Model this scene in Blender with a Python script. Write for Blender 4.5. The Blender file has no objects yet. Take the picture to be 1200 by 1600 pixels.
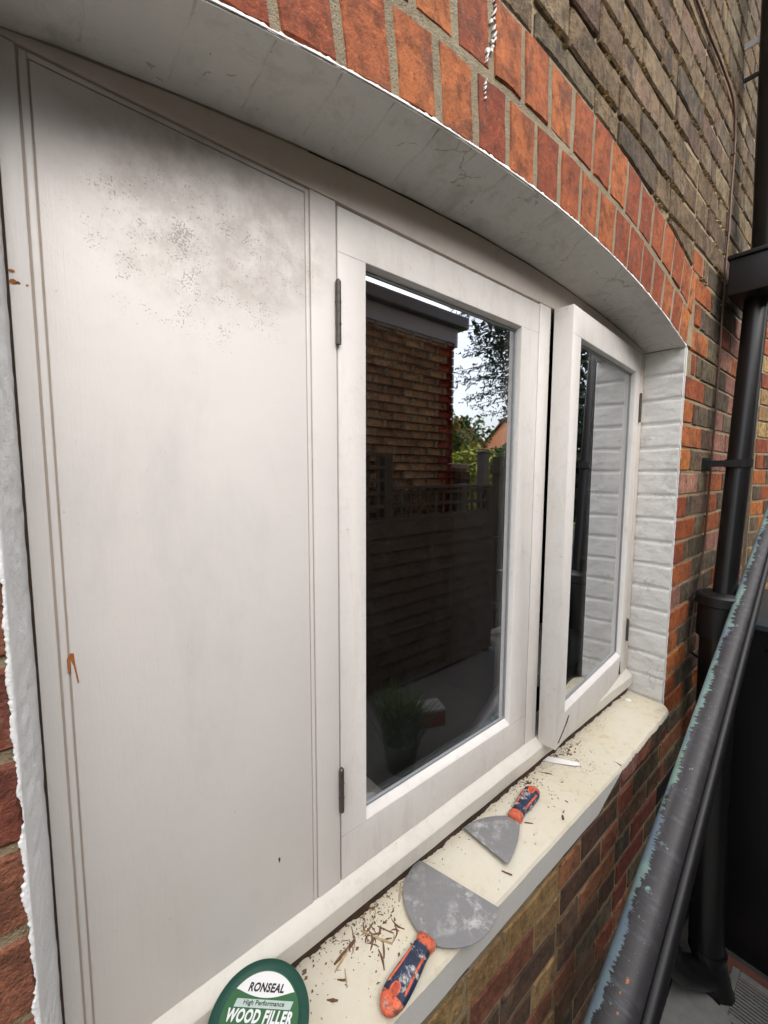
import bpy, bmesh, math, random
from mathutils import Vector, Matrix, noise as mnoise
rnd = random.Random(7)
S = bpy.context.scene
COL = S.collection

# ------------------------------------------------------------------ camera, sky, sun, exposure
FPX = 657.02
CP = Vector((-0.93502, -0.53257, 0.75373))
F_ = Vector((0.64028426, 0.76258499, -0.09219646)).normalized()
R_ = Vector((0.76601188, -0.64282022, 0.0028233)).normalized()
U_ = R_.cross(F_).normalized()
cd = bpy.data.cameras.new('camera')
cam = bpy.data.objects.new('camera', cd); COL.objects.link(cam)
M = Matrix((R_, U_, -F_)).transposed().to_4x4(); M.translation = CP
cam.matrix_world = M
cd.sensor_fit = 'HORIZONTAL'; cd.sensor_width = 36.0; cd.lens = FPX / 1200 * 36
cd.clip_start = 0.02; cd.clip_end = 2000
S.camera = cam

SUN_EL, SUN_AZ = math.radians(45), math.radians(190)      # azimuth clockwise from +Y
W = bpy.data.worlds.new('World'); S.world = W; W.use_nodes = True
wn = W.node_tree; wn.nodes.clear()
wo = wn.nodes.new('ShaderNodeOutputWorld'); wb = wn.nodes.new('ShaderNodeBackground')
sk = wn.nodes.new('ShaderNodeTexSky'); sk.sky_type = 'NISHITA'; sk.sun_disc = False
sk.sun_elevation = SUN_EL; sk.sun_rotation = SUN_AZ
sk.air_density = 1.0; sk.dust_density = 4.0; sk.ozone_density = 1.0
hs = wn.nodes.new('ShaderNodeHueSaturation'); hs.inputs['Saturation'].default_value = 0.38
wn.links.new(sk.outputs[0], hs.inputs['Color']); wn.links.new(hs.outputs[0], wb.inputs[0])
wb.inputs[1].default_value = 0.15
wn.links.new(wb.outputs[0], wo.inputs[0])
sd = bpy.data.lights.new('sun', 'SUN'); sun = bpy.data.objects.new('sun', sd); COL.objects.link(sun)
sd.energy = 0.8; sd.angle = math.radians(110); sd.color = (1, 0.945, 0.87)
sdir = Vector((math.sin(SUN_AZ) * math.cos(SUN_EL), math.cos(SUN_AZ) * math.cos(SUN_EL), math.sin(SUN_EL)))
sun.rotation_euler = sdir.to_track_quat('Z', 'Y').to_euler(); sun.location = (0, -5, 8)
S.view_settings.view_transform = 'Standard'; S.view_settings.look = 'None'
S.view_settings.gamma = 1; S.view_settings.use_curve_mapping = False
S.view_settings.exposure = 1.22

# ------------------------------------------------------------------ helpers
def to_px(P):
    d = Vector(P) - CP; z = d.dot(F_)
    if z < 0.05: return None
    return 600 + FPX * d.dot(R_) / z, 800 - FPX * d.dot(U_) / z, z

def tag(o, label=None, cat=None, group=None, kind=None):
    if label: o['label'] = label
    if cat: o['category'] = cat
    if group: o['group'] = group
    if kind: o['kind'] = kind
    return o

def empty(name, loc=(0, 0, 0), rz=0.0, parent=None):
    o = bpy.data.objects.new(name, None); COL.objects.link(o)
    o.location = loc; o.rotation_euler = (0, 0, rz); o.empty_display_size = 0.05
    if parent: o.parent = parent
    return o

def link(name, me, mat=None, parent=None):
    o = bpy.data.objects.new(name, me); COL.objects.link(o)
    if mat is not None: me.materials.append(mat)
    if parent: o.parent = parent
    return o

class MB:
    """collects shapes into one mesh"""
    def __init__(s): s.bm = bmesh.new()
    def verts(s, vs): return [s.bm.verts.new(v) for v in vs]
    def face(s, vs):
        try: return s.bm.faces.new(vs)
        except ValueError: return None
    def box(s, x0, x1, y0, y1, z0, z1):
        v = s.verts([(x, y, z) for z in (z0, z1) for y in (y0, y1) for x in (x0, x1)])
        for f in ((0, 2, 3, 1), (4, 5, 7, 6), (0, 1, 5, 4), (2, 6, 7, 3), (0, 4, 6, 2), (1, 3, 7, 5)):
            s.face([v[i] for i in f])
        return s
    def prism(s, poly, y0, y1, ax='y'):
        """poly of 2D points; extruded along y (x,z) or z (x,y) or x (y,z)"""
        mk = {'y': lambda a, b, t: (a, t, b), 'z': lambda a, b, t: (a, b, t), 'x': lambda a, b, t: (t, a, b)}[ax]
        A = s.verts([mk(a, b, y0) for a, b in poly]); B = s.verts([mk(a, b, y1) for a, b in poly])
        n = len(poly)
        s.face(A); s.face(B[::-1])
        for i in range(n): s.face([A[i], B[i], B[(i + 1) % n], A[(i + 1) % n]])
        return s
    def tube(s, pts, rad, n=12, cap=True):
        pts = [Vector(p) for p in pts]
        if not hasattr(rad, '__len__'): rad = [rad] * len(pts)
        rings = []
        t0 = (pts[1] - pts[0]).normalized()
        a = t0.orthogonal().normalized()
        for i, p in enumerate(pts):
            t = (pts[min(i + 1, len(pts) - 1)] - pts[max(i - 1, 0)]).normalized()
            a = (a - t * a.dot(t)).normalized(); b = t.cross(a)
            rings.append(s.verts([p + (a * math.cos(k * 2 * math.pi / n) + b * math.sin(k * 2 * math.pi / n)) * rad[i] for k in range(n)]))
        for r0, r1 in zip(rings, rings[1:]):
            for k in range(n): s.face([r0[k], r0[(k + 1) % n], r1[(k + 1) % n], r1[k]])
        if cap: s.face(rings[0][::-1]); s.face(rings[-1])
        return s
    def grid(s, fn, nu, nv):
        V = [[s.bm.verts.new(fn(i / nu, j / nv)) for j in range(nv + 1)] for i in range(nu + 1)]
        for i in range(nu):
            for j in range(nv): s.face([V[i][j], V[i + 1][j], V[i + 1][j + 1], V[i][j + 1]])
        return V
    def bevel(s, w=0.0015, seg=2, ang=35):
        bmesh.ops.recalc_face_normals(s.bm, faces=s.bm.faces)
        es = [e for e in s.bm.edges if len(e.link_faces) == 2 and e.calc_face_angle(0) > math.radians(ang)]
        bmesh.ops.bevel(s.bm, geom=es, offset=w, offset_type='OFFSET', segments=seg, profile=0.5, affect='EDGES', clamp_overlap=True)
        return s
    def build(s, name, mat, parent=None, smooth=False, recalc=True, loc=None):
        if recalc: bmesh.ops.recalc_face_normals(s.bm, faces=s.bm.faces)
        me = bpy.data.meshes.new(name); s.bm.to_mesh(me); s.bm.free()
        if smooth:
            for p in me.polygons: p.use_smooth = True
            if smooth is not True: me.set_sharp_from_angle(angle=math.radians(smooth))
        o = link(name, me, mat, parent)
        if loc: o.location = loc
        return o

# ------------------------------------------------------------------ materials
class NT:
    def __init__(s, name):
        s.m = bpy.data.materials.new(name); s.m.use_nodes = True
        s.t = s.m.node_tree; s.t.nodes.clear()
        s.out = s.n('ShaderNodeOutputMaterial'); s.b = s.n('ShaderNodeBsdfPrincipled')
        s.l(s.b.outputs[0], s.out.inputs[0])
    def n(s, ty, **kw):
        nd = s.t.nodes.new(ty)
        for k, v in kw.items(): setattr(nd, k, v)
        return nd
    def l(s, a, b): s.t.links.new(a, b)
    def coord(s, rand=False, scale=(1, 1, 1)):
        tc = s.n('ShaderNodeTexCoord'); mp = s.n('ShaderNodeMapping'); s.l(tc.outputs['Object'], mp.inputs[0])
        mp.inputs['Scale'].default_value = scale
        if rand:
            oi = s.n('ShaderNodeObjectInfo'); mu = s.n('ShaderNodeMath', operation='MULTIPLY'); mu.inputs[1].default_value = 57.3
            s.l(oi.outputs['Random'], mu.inputs[0]); s.l(mu.outputs[0], mp.inputs['Location']); s.rnd = oi.outputs['Random']
        return mp.outputs[0]
    def noise(s, v, scale, detail=3, rough=0.6, dist=0.0):
        nd = s.n('ShaderNodeTexNoise'); s.l(v, nd.inputs['Vector'])
        nd.inputs['Scale'].default_value = scale; nd.inputs['Detail'].default_value = detail
        nd.inputs['Roughness'].default_value = rough; nd.inputs['Distortion'].default_value = dist
        return nd.outputs['Fac']
    def ramp(s, f, stops):
        r = s.n('ShaderNodeValToRGB'); s.l(f, r.inputs[0]); e = r.color_ramp.elements
        while len(e) < len(stops): e.new(0.5)
        for el, (p, c) in zip(e, stops):
            el.position = p; el.color = (c, c, c, 1) if not hasattr(c, '__len__') else (*c, 1)
        return r.outputs[0]
    def mix(s, f, a, b, mode='MIX'):
        m = s.n('ShaderNodeMix', data_type='RGBA', blend_type=mode)
        for sock, v in ((m.inputs[0], f), (m.inputs[6], a), (m.inputs[7], b)):
            if hasattr(v, 'links'): s.l(v, sock)
            elif hasattr(v, '__len__'): sock.default_value = (*v, 1)
            else: sock.default_value = v
        return m.outputs[2]
    def math(s, op, a, b=None, c=None):
        m = s.n('ShaderNodeMath', operation=op)
        for i, v in enumerate((a, b, c)):
            if v is None: continue
            if hasattr(v, 'links'): s.l(v, m.inputs[i])
            else: m.inputs[i].default_value = v
        return m.outputs[0]
    def sep(s, v):
        x = s.n('ShaderNodeSeparateXYZ'); s.l(v, x.inputs[0]); return x.outputs
    def bump(s, h, dist=0.002, st=1.0, prev=None):
        b = s.n('ShaderNodeBump'); b.inputs['Distance'].default_value = dist; b.inputs['Strength'].default_value = st
        s.l(h, b.inputs['Height'])
        if prev is not None: s.l(prev, b.inputs['Normal'])
        return b.outputs[0]
    def done(s, col=None, rough=0.6, nrm=None, spec=None, metal=None):
        def put(nm, v):
            if v is None: return
            if hasattr(v, 'links'): s.l(v, s.b.inputs[nm])
            else: s.b.inputs[nm].default_value = (*v, 1) if hasattr(v, '__len__') else v
        put('Base Color', col); put('Roughness', rough); put('Normal', nrm); put('Specular IOR Level', spec); put('Metallic', metal)
        return s.m

def simple(name, col, rough=0.5, var=0.12, scale=30, bump=0.0, metal=None, spec=None):
    t = NT(name); v = t.coord(True)
    n = t.noise(v, scale, 5, 0.65); n2 = t.noise(v, scale * 0.17, 3, 0.5)
    f = t.math('ADD', t.math('MULTIPLY', n, 0.6), t.math('MULTIPLY', n2, 0.4))
    c = t.mix(t.ramp(f, [(0.3, 0.0), (0.7, 1.0)]), [x * (1 - var) for x in col], [min(1, x * (1 + var)) for x in col])
    return t.done(c, rough, t.bump(n, 0.002, bump) if bump else None, spec, metal)

def brick_mat(name, a, b, soot=0.3, sootcol=(0.03, 0.025, 0.02), rough_b=0.5, pale=0.0, gloss=0.85, palecol=(0.5, 0.46, 0.42)):
    t = NT(name); v = t.coord(True)
    big = t.noise(v, 9, 4, 0.6, 0.4); mid = t.noise(v, 45, 5, 0.7); fine = t.noise(v, 260, 3, 0.7)
    c = t.mix(t.ramp(big, [(0.35, 0.0), (0.65, 1.0)]), a, b)
    hsv = t.n('ShaderNodeHueSaturation'); t.l(c, hsv.inputs['Color'])
    vv = t.math('MULTIPLY_ADD', t.rnd, 0.55, 0.72); t.l(vv, hsv.inputs['Value'])
    hh = t.math('MULTIPLY_ADD', t.rnd, 0.02, 0.491); t.l(hh, hsv.inputs['Hue'])
    c = hsv.outputs[0]
    c = t.mix(t.math('MULTIPLY', t.ramp(mid, [(0.45, 0.0), (0.66, 1.0)]), 0.75), c, [x * 0.3 for x in a])
    m2 = t.noise(v, 85, 4, 0.8, 0.3); c = t.mix(t.math('MULTIPLY', t.ramp(m2, [(0.55, 0.0), (0.72, 1.0)]), 0.45), c, [min(1, x * 1.9) for x in b])
    v2 = t.coord(True, (1, 1, 0.6)); st = t.noise(v2, 14, 6, 0.75, 0.8)
    c = t.mix(t.math('MULTIPLY', t.ramp(st, [(0.50, 0.0), (0.64, 1.0)]), soot), c, sootcol)
    if pale:
        pn = t.noise(v2, 22, 6, 0.7, 0.5)
        c = t.mix(t.math('MULTIPLY', t.ramp(pn, [(0.58, 0.0), (0.72, 1.0)]), pale), c, palecol)
    pit = t.ramp(fine, [(0.25, 0.0), (0.45, 1.0)])
    c = t.mix(t.math('MULTIPLY', t.math('SUBTRACT', 1.0, pit), 0.5), c, (0.03, 0.02, 0.015))
    h = t.math('ADD', t.math('MULTIPLY', mid, 0.8), t.math('MULTIPLY', fine, 0.35))
    h = t.math('ADD', h, t.math('MULTIPLY', big, 0.5)); h = t.math('ADD', h, t.math('MULTIPLY', st, 0.5))
    return t.done(c, gloss, t.bump(h, 0.010, rough_b), 0.3)

BR = {
 'red':    brick_mat('red brick', (0.255, 0.064, 0.025), (0.37, 0.105, 0.036), 0.75, (0.09, 0.04, 0.028), 0.4, 0.12, 0.8, (0.42, 0.25, 0.2)),
 'orange': brick_mat('orange brick', (0.32, 0.088, 0.028), (0.41, 0.125, 0.036), 0.45, (0.1, 0.05, 0.03), 0.4, 0.1, 0.8),
 'pink':   brick_mat('pale red brick', (0.28, 0.13, 0.10), (0.36, 0.17, 0.12), 0.5, (0.05, 0.045, 0.035), 0.6, 0.5),
 'brown':  brick_mat('weathered brown brick', (0.1326, 0.0897, 0.053), (0.21, 0.147, 0.0882), 0.85, (0.045, 0.036, 0.026), 1.0, 0.35, 0.92, (0.36, 0.29, 0.2)),
 'tan':    brick_mat('weathered tan brick', (0.1794, 0.1287, 0.078), (0.2604, 0.1932, 0.1218), 0.85, (0.06, 0.048, 0.035), 1.0, 0.3, 0.92, (0.42, 0.34, 0.24)),
 'mauve':  brick_mat('weathered mauve brick', (0.14, 0.088, 0.06), (0.205, 0.135, 0.092), 0.85, (0.04, 0.034, 0.03), 1.0, 0.35, 0.92, (0.36, 0.29, 0.24)),
 'grey':   brick_mat('sooty olive grey brick', (0.095, 0.072, 0.048), (0.16, 0.122, 0.08), 0.85, (0.03, 0.026, 0.022), 0.8, 0.3, 0.9, (0.3, 0.27, 0.22)),
 'dark':   brick_mat('dark brown brick', (0.10, 0.06, 0.04), (0.16, 0.09, 0.055), 0.5, (0.03, 0.022, 0.018), 0.8, 0.12),
 'yellow': brick_mat('yellow stock brick', (0.33, 0.20, 0.085), (0.43, 0.28, 0.125), 0.5, (0.10, 0.06, 0.035), 1.0, 0.1),
 'maroon': brick_mat('dark red brick', (0.19, 0.06, 0.04), (0.27, 0.085, 0.05), 0.4, (0.05, 0.03, 0.025), 0.6, 0.1),
 'rust':   brick_mat('red brown brick', (0.21, 0.085, 0.05), (0.30, 0.12, 0.065), 0.5, (0.055, 0.03, 0.022), 0.8, 0.06),
 'nearblack': brick_mat('near black brick', (0.014, 0.013, 0.012), (0.022, 0.018, 0.015), 0.5, (0.008, 0.008, 0.008), 0.6, 0.1, 0.7, (0.10, 0.08, 0.05)),  # near-black brick colour, used low on the wall at the right
 'far':    brick_mat('brown neighbour brick', (0.40, 0.315, 0.24), (0.50, 0.41, 0.325), 0.15, (0.12, 0.09, 0.07), 0.3, 0.15),
 'farred': brick_mat('red neighbour brick', (0.30, 0.085, 0.065), (0.36, 0.11, 0.085), 0.15, (0.12, 0.06, 0.05), 0.3),
}
def mortar_mat(name, a, b, st=1.0):
    t = NT(name); v = t.coord()
    n = t.noise(v, 70, 6, 0.75); n2 = t.noise(v, 6, 3, 0.6); n3 = t.noise(v, 420, 2, 0.6)
    c = t.mix(t.ramp(n2, [(0.35, 0.0), (0.65, 1.0)]), a, b)
    c = t.mix(t.math('MULTIPLY', t.ramp(n, [(0.5, 0.0), (0.75, 1.0)]), 0.6), c, [x * 0.35 for x in a])
    h = t.math('ADD', n, t.math('MULTIPLY', n3, 0.4))
    return t.done(c, 0.95, t.bump(h, 0.008, st), 0.2)
M_MORTAR = mortar_mat('sandy mortar', (0.30, 0.235, 0.15), (0.40, 0.32, 0.21), 1.0)
M_MORTARG = mortar_mat('grey buff mortar', (0.27, 0.225, 0.155), (0.36, 0.31, 0.22), 0.9)
M_MORTARD = mortar_mat('dark neighbour mortar', (0.12, 0.09, 0.065), (0.17, 0.13, 0.10), 0.5)

def paint_mat(name, col, dirt=0.25, dirtcol=(0.33, 0.28, 0.23), rough=0.42, brush=0.25, speck=0.5, mould=False, tint=None, brushdir=(60, 60, 4), lump=0.0, crack=0.0, chip=0.0):
    t = NT(name); v = t.coord()
    n1 = t.noise(v, 5, 4, 0.6, 0.3); n2 = t.noise(v, 38, 6, 0.7); n3 = t.noise(v, 330, 2, 0.5)
    vb = t.coord(False, brushdir); nb = t.noise(vb, 6, 3, 0.6)
    c = t.mix(t.ramp(n1, [(0.35, 0.0), (0.7, 1.0)]), col, tint or [x * 0.95 for x in col])
    d = t.math('MULTIPLY', t.ramp(n2, [(0.52, 0.0), (0.74, 1.0)]), t.ramp(n1, [(0.38, 0.15), (0.62, 1.0)]))
    c = t.mix(t.math('MULTIPLY', d, dirt), c, dirtcol)
    # fine specks
    vo = t.n('ShaderNodeTexVoronoi'); t.l(v, vo.inputs['Vector']); vo.inputs['Scale'].default_value = 85
    sp = t.math('MULTIPLY', t.math('LESS_THAN', vo.outputs['Distance'], 0.09), t.math('GREATER_THAN', n2, 0.585))
    c = t.mix(t.math('MULTIPLY', sp, speck), c, (0.10, 0.07, 0.05))
    if mould:
        x = t.sep(v)
        def bell(o, c0, w): 
            q = t.math('DIVIDE', t.math('SUBTRACT', o, c0), w); return t.math('MULTIPLY', q, q)
        r2 = t.math('ADD', bell(x[0], -0.745, 0.19), bell(x[2], 1.055, 0.14))
        nA = t.noise(v, 11, 5, 0.65, 0.6)
        fall = t.math('SUBTRACT', 1.25, t.math('ADD', r2, t.math('MULTIPLY', nA, 0.9)))
        veil = t.ramp(fall, [(0.0, 0.0), (0.55, 1.0)])
        nB = t.noise(v, 24, 5, 0.7)
        c = t.mix(t.math('MULTIPLY', t.math('MULTIPLY', veil, t.ramp(nB, [(0.36, 0.1), (0.62, 1.0)])), 0.55), c, (0.32, 0.265, 0.235))
        sm1 = t.noise(t.coord(False, (1, 1, 0.35)), 7, 5, 0.7, 0.3)
        c = t.mix(t.math('MULTIPLY', t.ramp(sm1, [(0.54, 0.0), (0.72, 1.0)]), 0.22), c, (0.42, 0.41, 0.41))
        nC = t.noise(v, 30, 5, 0.75); nD = t.noise(v, 420, 3, 0.6)
        r3 = t.math('ADD', bell(x[0], -0.76, 0.17), bell(x[2], 1.0, 0.12))
        f3 = t.ramp(t.math('SUBTRACT', 1.3, t.math('ADD', r3, nA)), [(0.0, 0.0), (0.6, 1.0)])
        cl = t.math('MULTIPLY', t.ramp(nC, [(0.46, 0.0), (0.66, 1.0)]), f3)
        dots = t.math('MULTIPLY', t.ramp(t.math('MULTIPLY_ADD', cl, 0.20, nD), [(0.62, 0.0), (0.70, 1.0)]), t.ramp(cl, [(0.02, 0.0), (0.2, 1.0)]))
        c = t.mix(t.math('MULTIPLY', dots, 0.5), c, (0.07, 0.055, 0.05))
    if chip:
        ch = t.ramp(t.noise(v, 26, 8, 0.82, 0.2), [(0.665, 0.0), (0.68, 1.0)])
        c = t.mix(t.math('MULTIPLY', ch, chip), c, (0.24, 0.16, 0.11))
        gr = t.noise(t.coord(False, (1, 1, 0.22)), 22, 6, 0.75, 0.3)
        c = t.mix(t.math('MULTIPLY', t.ramp(gr, [(0.52, 0.0), (0.72, 1.0)]), 0.28), c, (0.40, 0.345, 0.29))
    if crack:
        vd = t.n('ShaderNodeTexVoronoi', feature='DISTANCE_TO_EDGE'); vd.inputs['Scale'].default_value = 8
        nz = t.n('ShaderNodeTexNoise'); nz.inputs['Scale'].default_value = 14; nz.inputs['Detail'].default_value = 5; t.l(v, nz.inputs['Vector'])
        t.l(t.mix(0.10, v, nz.outputs['Color']), vd.inputs['Vector'])
        ck = t.math('MULTIPLY', t.math('LESS_THAN', vd.outputs['Distance'], 0.0075), t.math('GREATER_THAN', t.noise(v, 4.5, 4, 0.7), 0.53))
        c = t.mix(t.math('MULTIPLY', ck, crack), c, (0.10, 0.08, 0.06))
        sg = t.noise(t.coord(False, (1, 1, 1)), 16, 6, 0.75, 0.6)
        c = t.mix(t.math('MULTIPLY', t.ramp(sg, [(0.52, 0.0), (0.7, 1.0)]), 0.35), c, (0.27, 0.22, 0.18))
    h = t.math('ADD', t.math('MULTIPLY', nb, 0.6), t.math('MULTIPLY', n3, 0.12))
    nr = t.bump(h, 0.0012, brush)
    if lump:
        nr = t.bump(t.math('ADD', n2, t.math('MULTIPLY', n1, 1.5)), 0.006, lump, nr)
    return t.done(c, rough, nr, 0.4)
WHITE = (0.71, 0.685, 0.66)
M_PANEL = paint_mat('white panel paint', (0.705, 0.678, 0.655), 0.08, mould=True, brush=0.4, speck=0.25, lump=0.12)
M_PAINT = paint_mat('white gloss paint', WHITE, 0.30, (0.40, 0.33, 0.27), brush=0.5, speck=0.6, lump=0.2, chip=0.85)
M_PAINTH = paint_mat('brownish white gloss paint', (0.62, 0.555, 0.505), 0.3, (0.30, 0.23, 0.18), brush=0.3, speck=0.5, brushdir=(4, 60, 60), chip=0.85)  # browner and darker than the other frame paint
M_GROOVE = paint_mat('dirty paint in groove', (0.26, 0.20, 0.16), 0.5, (0.10, 0.07, 0.05), rough=0.7, speck=0.5)
M_GROOVEP = paint_mat('stained paint in groove', (0.42, 0.36, 0.31), 0.5, (0.16, 0.12, 0.09), rough=0.7, speck=0.5)
M_CILL = paint_mat('cream stained cill paint', (0.62, 0.595, 0.54), 0.35, (0.34, 0.27, 0.18), speck=0.7, brushdir=(4, 60, 60), chip=0.9)
M_REVEAL = paint_mat('white masonry paint', (0.70, 0.69, 0.675), 0.14, (0.4, 0.36, 0.31), rough=0.55, brush=0.2, lump=0.6, speck=0.5, crack=0.25)
M_SOFFIT = paint_mat('grey stained masonry paint', (0.66, 0.645, 0.605), 0.35, (0.30, 0.275, 0.23), rough=0.6, brush=0.15, lump=0.5, speck=0.8, crack=0.42)
M_SILLTOP = paint_mat('cream sill paint', (0.62, 0.585, 0.49), 0.6, (0.38, 0.30, 0.16), rough=0.6, brush=0.1, lump=0.25, speck=0.8, tint=(0.60, 0.545, 0.41))
M_SILLFRONT = paint_mat('grey white sill paint', (0.60, 0.585, 0.555), 0.15, (0.36, 0.33, 0.29), rough=0.55, brush=0.15, lump=0.2, speck=0.3)
M_CAULK = paint_mat('fresh white filler', (0.82, 0.83, 0.84), 0.2, (0.55, 0.55, 0.55), rough=0.35, brush=0.5, lump=0.7, speck=0.2)
M_EDGE = simple('bare white paint edge', (0.82, 0.82, 0.82), 0.5, 0.06, 200, 0.3)
M_DARKWOOD = simple('dark rotten gap', (0.05, 0.028, 0.018), 0.9, 0.4, 90, 0.6)
M_BAREWOOD = simple('bare orange wood', (0.34, 0.12, 0.03), 0.8, 0.3, 300, 0.3)
M_SPL = simple('brown rotten wood', (0.15, 0.075, 0.045), 0.85, 0.45, 260, 0.5)
M_SPL2 = simple('pale dry wood', (0.42, 0.33, 0.2), 0.85, 0.3, 260, 0.5)
M_BLACK = simple('black plastic', (0.008, 0.008, 0.009), 0.3, 0.3, 60, 0.05)
M_BLACKM = simple('matt black plastic', (0.007, 0.007, 0.0085), 0.45, 0.3, 40, 0.05)
M_HINGE = simple('tarnished steel', (0.10, 0.09, 0.08), 0.45, 0.35, 120, 0.2, metal=0.6)
M_GALV = simple('galvanised steel', (0.6, 0.6, 0.6), 0.4, 0.15, 120, 0.1, metal=0.7)
M_CABLE = simple('brown cable sheath', (0.115, 0.06, 0.042), 0.5, 0.2, 60)
M_SEAL = simple('grey glazing seal', (0.25, 0.27, 0.29), 0.5, 0.1, 60)
M_ROOM = simple('plaster darkened as unlit', (0.05, 0.047, 0.043), 0.9, 0.1, 4)  # dark plaster colour stands in for the unlit room

def glass_mat(name, base):
    t = NT(name); t.t.nodes.remove(t.b)
    tr = t.n('ShaderNodeBsdfTransparent'); tr.inputs[0].default_value = (0.90, 0.93, 0.91, 1)
    gl = t.n('ShaderNodeBsdfGlossy'); gl.inputs['Roughness'].default_value = 0.0; gl.inputs[0].default_value = (0.96, 0.97, 1, 1)
    v = t.coord(); nn = t.noise(v, 2.2, 2, 0.4)
    t.l(t.bump(nn, 0.001, 0.02), gl.inputs['Normal'])
    fr = t.n('ShaderNodeFresnel'); fr.inputs[0].default_value = 1.5
    di = t.n('ShaderNodeBsdfDiffuse'); di.inputs[0].default_value = (0.6, 0.62, 0.62, 1)
    mx = t.n('ShaderNodeMixShader'); t.l(t.math('MULTIPLY_ADD', fr.outputs[0], 0.25, base), mx.inputs[0]); t.l(tr.outputs[0], mx.inputs[1]); t.l(gl.outputs[0], mx.inputs[2])
    m2 = t.n('ShaderNodeMixShader')
    x = t.sep(v); sm = t.noise(t.coord(False, (1, 1, 0.25)), 40, 5, 0.75)
    t.l(t.math('MULTIPLY', t.ramp(sm, [(0.5, 0.0), (0.8, 1.0)]), 0.012), m2.inputs[0]); t.l(mx.outputs[0], m2.inputs[1]); t.l(di.outputs[0], m2.inputs[2])
    t.l(m2.outputs[0], t.out.inputs[0])
    return t.m
M_GLASS = glass_mat('coated window glass', 0.56)

# ------------------------------------------------------------------ brick meshes
def brick_mesh(w, h, d, seed, jit, bev):
    r = random.Random(seed); bm = bmesh.new()
    per = []
    nx = 4
    for i in range(nx): per.append((-w / 2 + w * i / nx, -h / 2))
    per.append((w / 2, -h / 2)); per.append((w / 2, 0))
    for i in range(nx): per.append((w / 2 - w * i / nx, h / 2))
    per.append((-w / 2, h / 2)); per.append((-w / 2, 0))
    def jt(p, s): return (p[0] + r.uniform(-s, s), p[1] + r.uniform(-s, s))
    outer = [jt(p, jit) for p in per]
    n = len(per); A = []; B = []; Cc = []
    for (x, z) in outer:
        L = math.hypot(x / w, z / h)
        ix = x - math.copysign(min(bev * r.uniform(0.6, 1.6), abs(x)), x); iz = z - math.copysign(min(bev * r.uniform(0.6, 1.6), abs(z)), z) if abs(z) > 0.004 else z
        if abs(abs(x) - w / 2) > 0.012: ix = x
        A.append(bm.verts.new((ix, r.uniform(-jit, jit) * 0.5, iz)))
        B.append(bm.verts.new((x, bev * r.uniform(0.8, 1.5), z)))
        Cc.append(bm.verts.new((x, d, z)))
    c = [bm.verts.new((-w / 4 + r.uniform(-.01, .01), r.uniform(-jit, jit), 0)), bm.verts.new((w / 4 + r.uniform(-.01, .01), r.uniform(-jit, jit), 0))]
    # fan
    for i in range(n):
        j = (i + 1) % n
        mx = (A[i].co.x + A[j].co.x) / 2
        k = 0 if mx < 0 else 1
        bm.faces.new((A[i], A[j], c[k]))
    # close gap between the two centres
    top = [v for v in A if abs(v.co.x) < w * 0.1]
    lo = min(A, key=lambda v: abs(v.co.x) + (10 if v.co.z > 0 else 0)); hi = min(A, key=lambda v: abs(v.co.x) + (10 if v.co.z < 0 else 0))
    for q in (lo, hi):
        try: bm.faces.new((q, c[0], c[1]))
        except ValueError: pass
    for i in range(n):
        j = (i + 1) % n
        bm.faces.new((B[i], B[j], A[j], A[i])); bm.faces.new((Cc[i], Cc[j], B[j], B[i]))
    bmesh.ops.recalc_face_normals(bm, faces=bm.faces)
    me = bpy.data.meshes.new('brick'); bm.to_mesh(me); bm.free()
    for p in me.polygons: p.use_smooth = True
    me.set_sharp_from_angle(angle=math.radians(16))
    me.materials.append(None)
    return me
BM = {}
for key, (jit, bev) in {'smooth': (0.0011, 0.0022), 'rough': (0.0019, 0.0034)}.items():
    for ty, w in (('S', 0.215), ('H', 0.1025), ('Q', 0.055)):
        BM[key, ty] = [(w, brick_mesh(w, 0.065, 0.05, ord(ty) * 31 + k * 7 + len(key), jit, bev)) for k in range(7)]
def put_brick(parent, x0, x1, z0, z1, y, mat, style='smooth', name='brick', rot=0.006, jy=0.002):
    w, h = x1 - x0, z1 - z0
    ty = 'S' if w > 0.16 else ('H' if w > 0.075 else 'Q')
    bw, me = rnd.choice(BM[style, ty])
    o = bpy.data.objects.new(name, me); COL.objects.link(o); o.parent = parent
    o.location = ((x0 + x1) / 2, y + rnd.uniform(-jy, jy), (z0 + z1) / 2)
    o.scale = (w / bw * rnd.choice((1, -1)), 1, h / 0.065)
    o.rotation_euler = (rnd.uniform(-rot, rot) * 1.5, rnd.uniform(-rot, rot), rnd.uniform(-rot, rot))
    o.material_slots[0].link = 'OBJECT'; o.material_slots[0].material = mat
    return o
def join_stuff(objs, name, parent):
    """joins bricks (sharing meshes) into one mesh part"""
    bm = bmesh.new(); mats = []
    for o in objs:
        m = o.material_slots[0].material
        if m not in mats: mats.append(m)
        n0 = len(bm.verts); f0 = len(bm.faces)
        bm.from_mesh(o.data); bm.verts.ensure_lookup_table(); bm.faces.ensure_lookup_table()
        mw = Matrix.LocRotScale(o.location, o.rotation_euler, o.scale)
        for v in bm.verts[n0:]: v.co = mw @ v.co
        for f in bm.faces[f0:]: f.material_index = mats.index(m)
    bmesh.ops.recalc_face_normals(bm, faces=bm.faces)
    me = bpy.data.meshes.new(name); bm.to_mesh(me); bm.free()
    for m in mats: me.materials.append(m)
    for o in objs: bpy.data.objects.remove(o)
    o = link(name, me, None, parent); o['kind'] = 'stuff'
    return o

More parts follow.
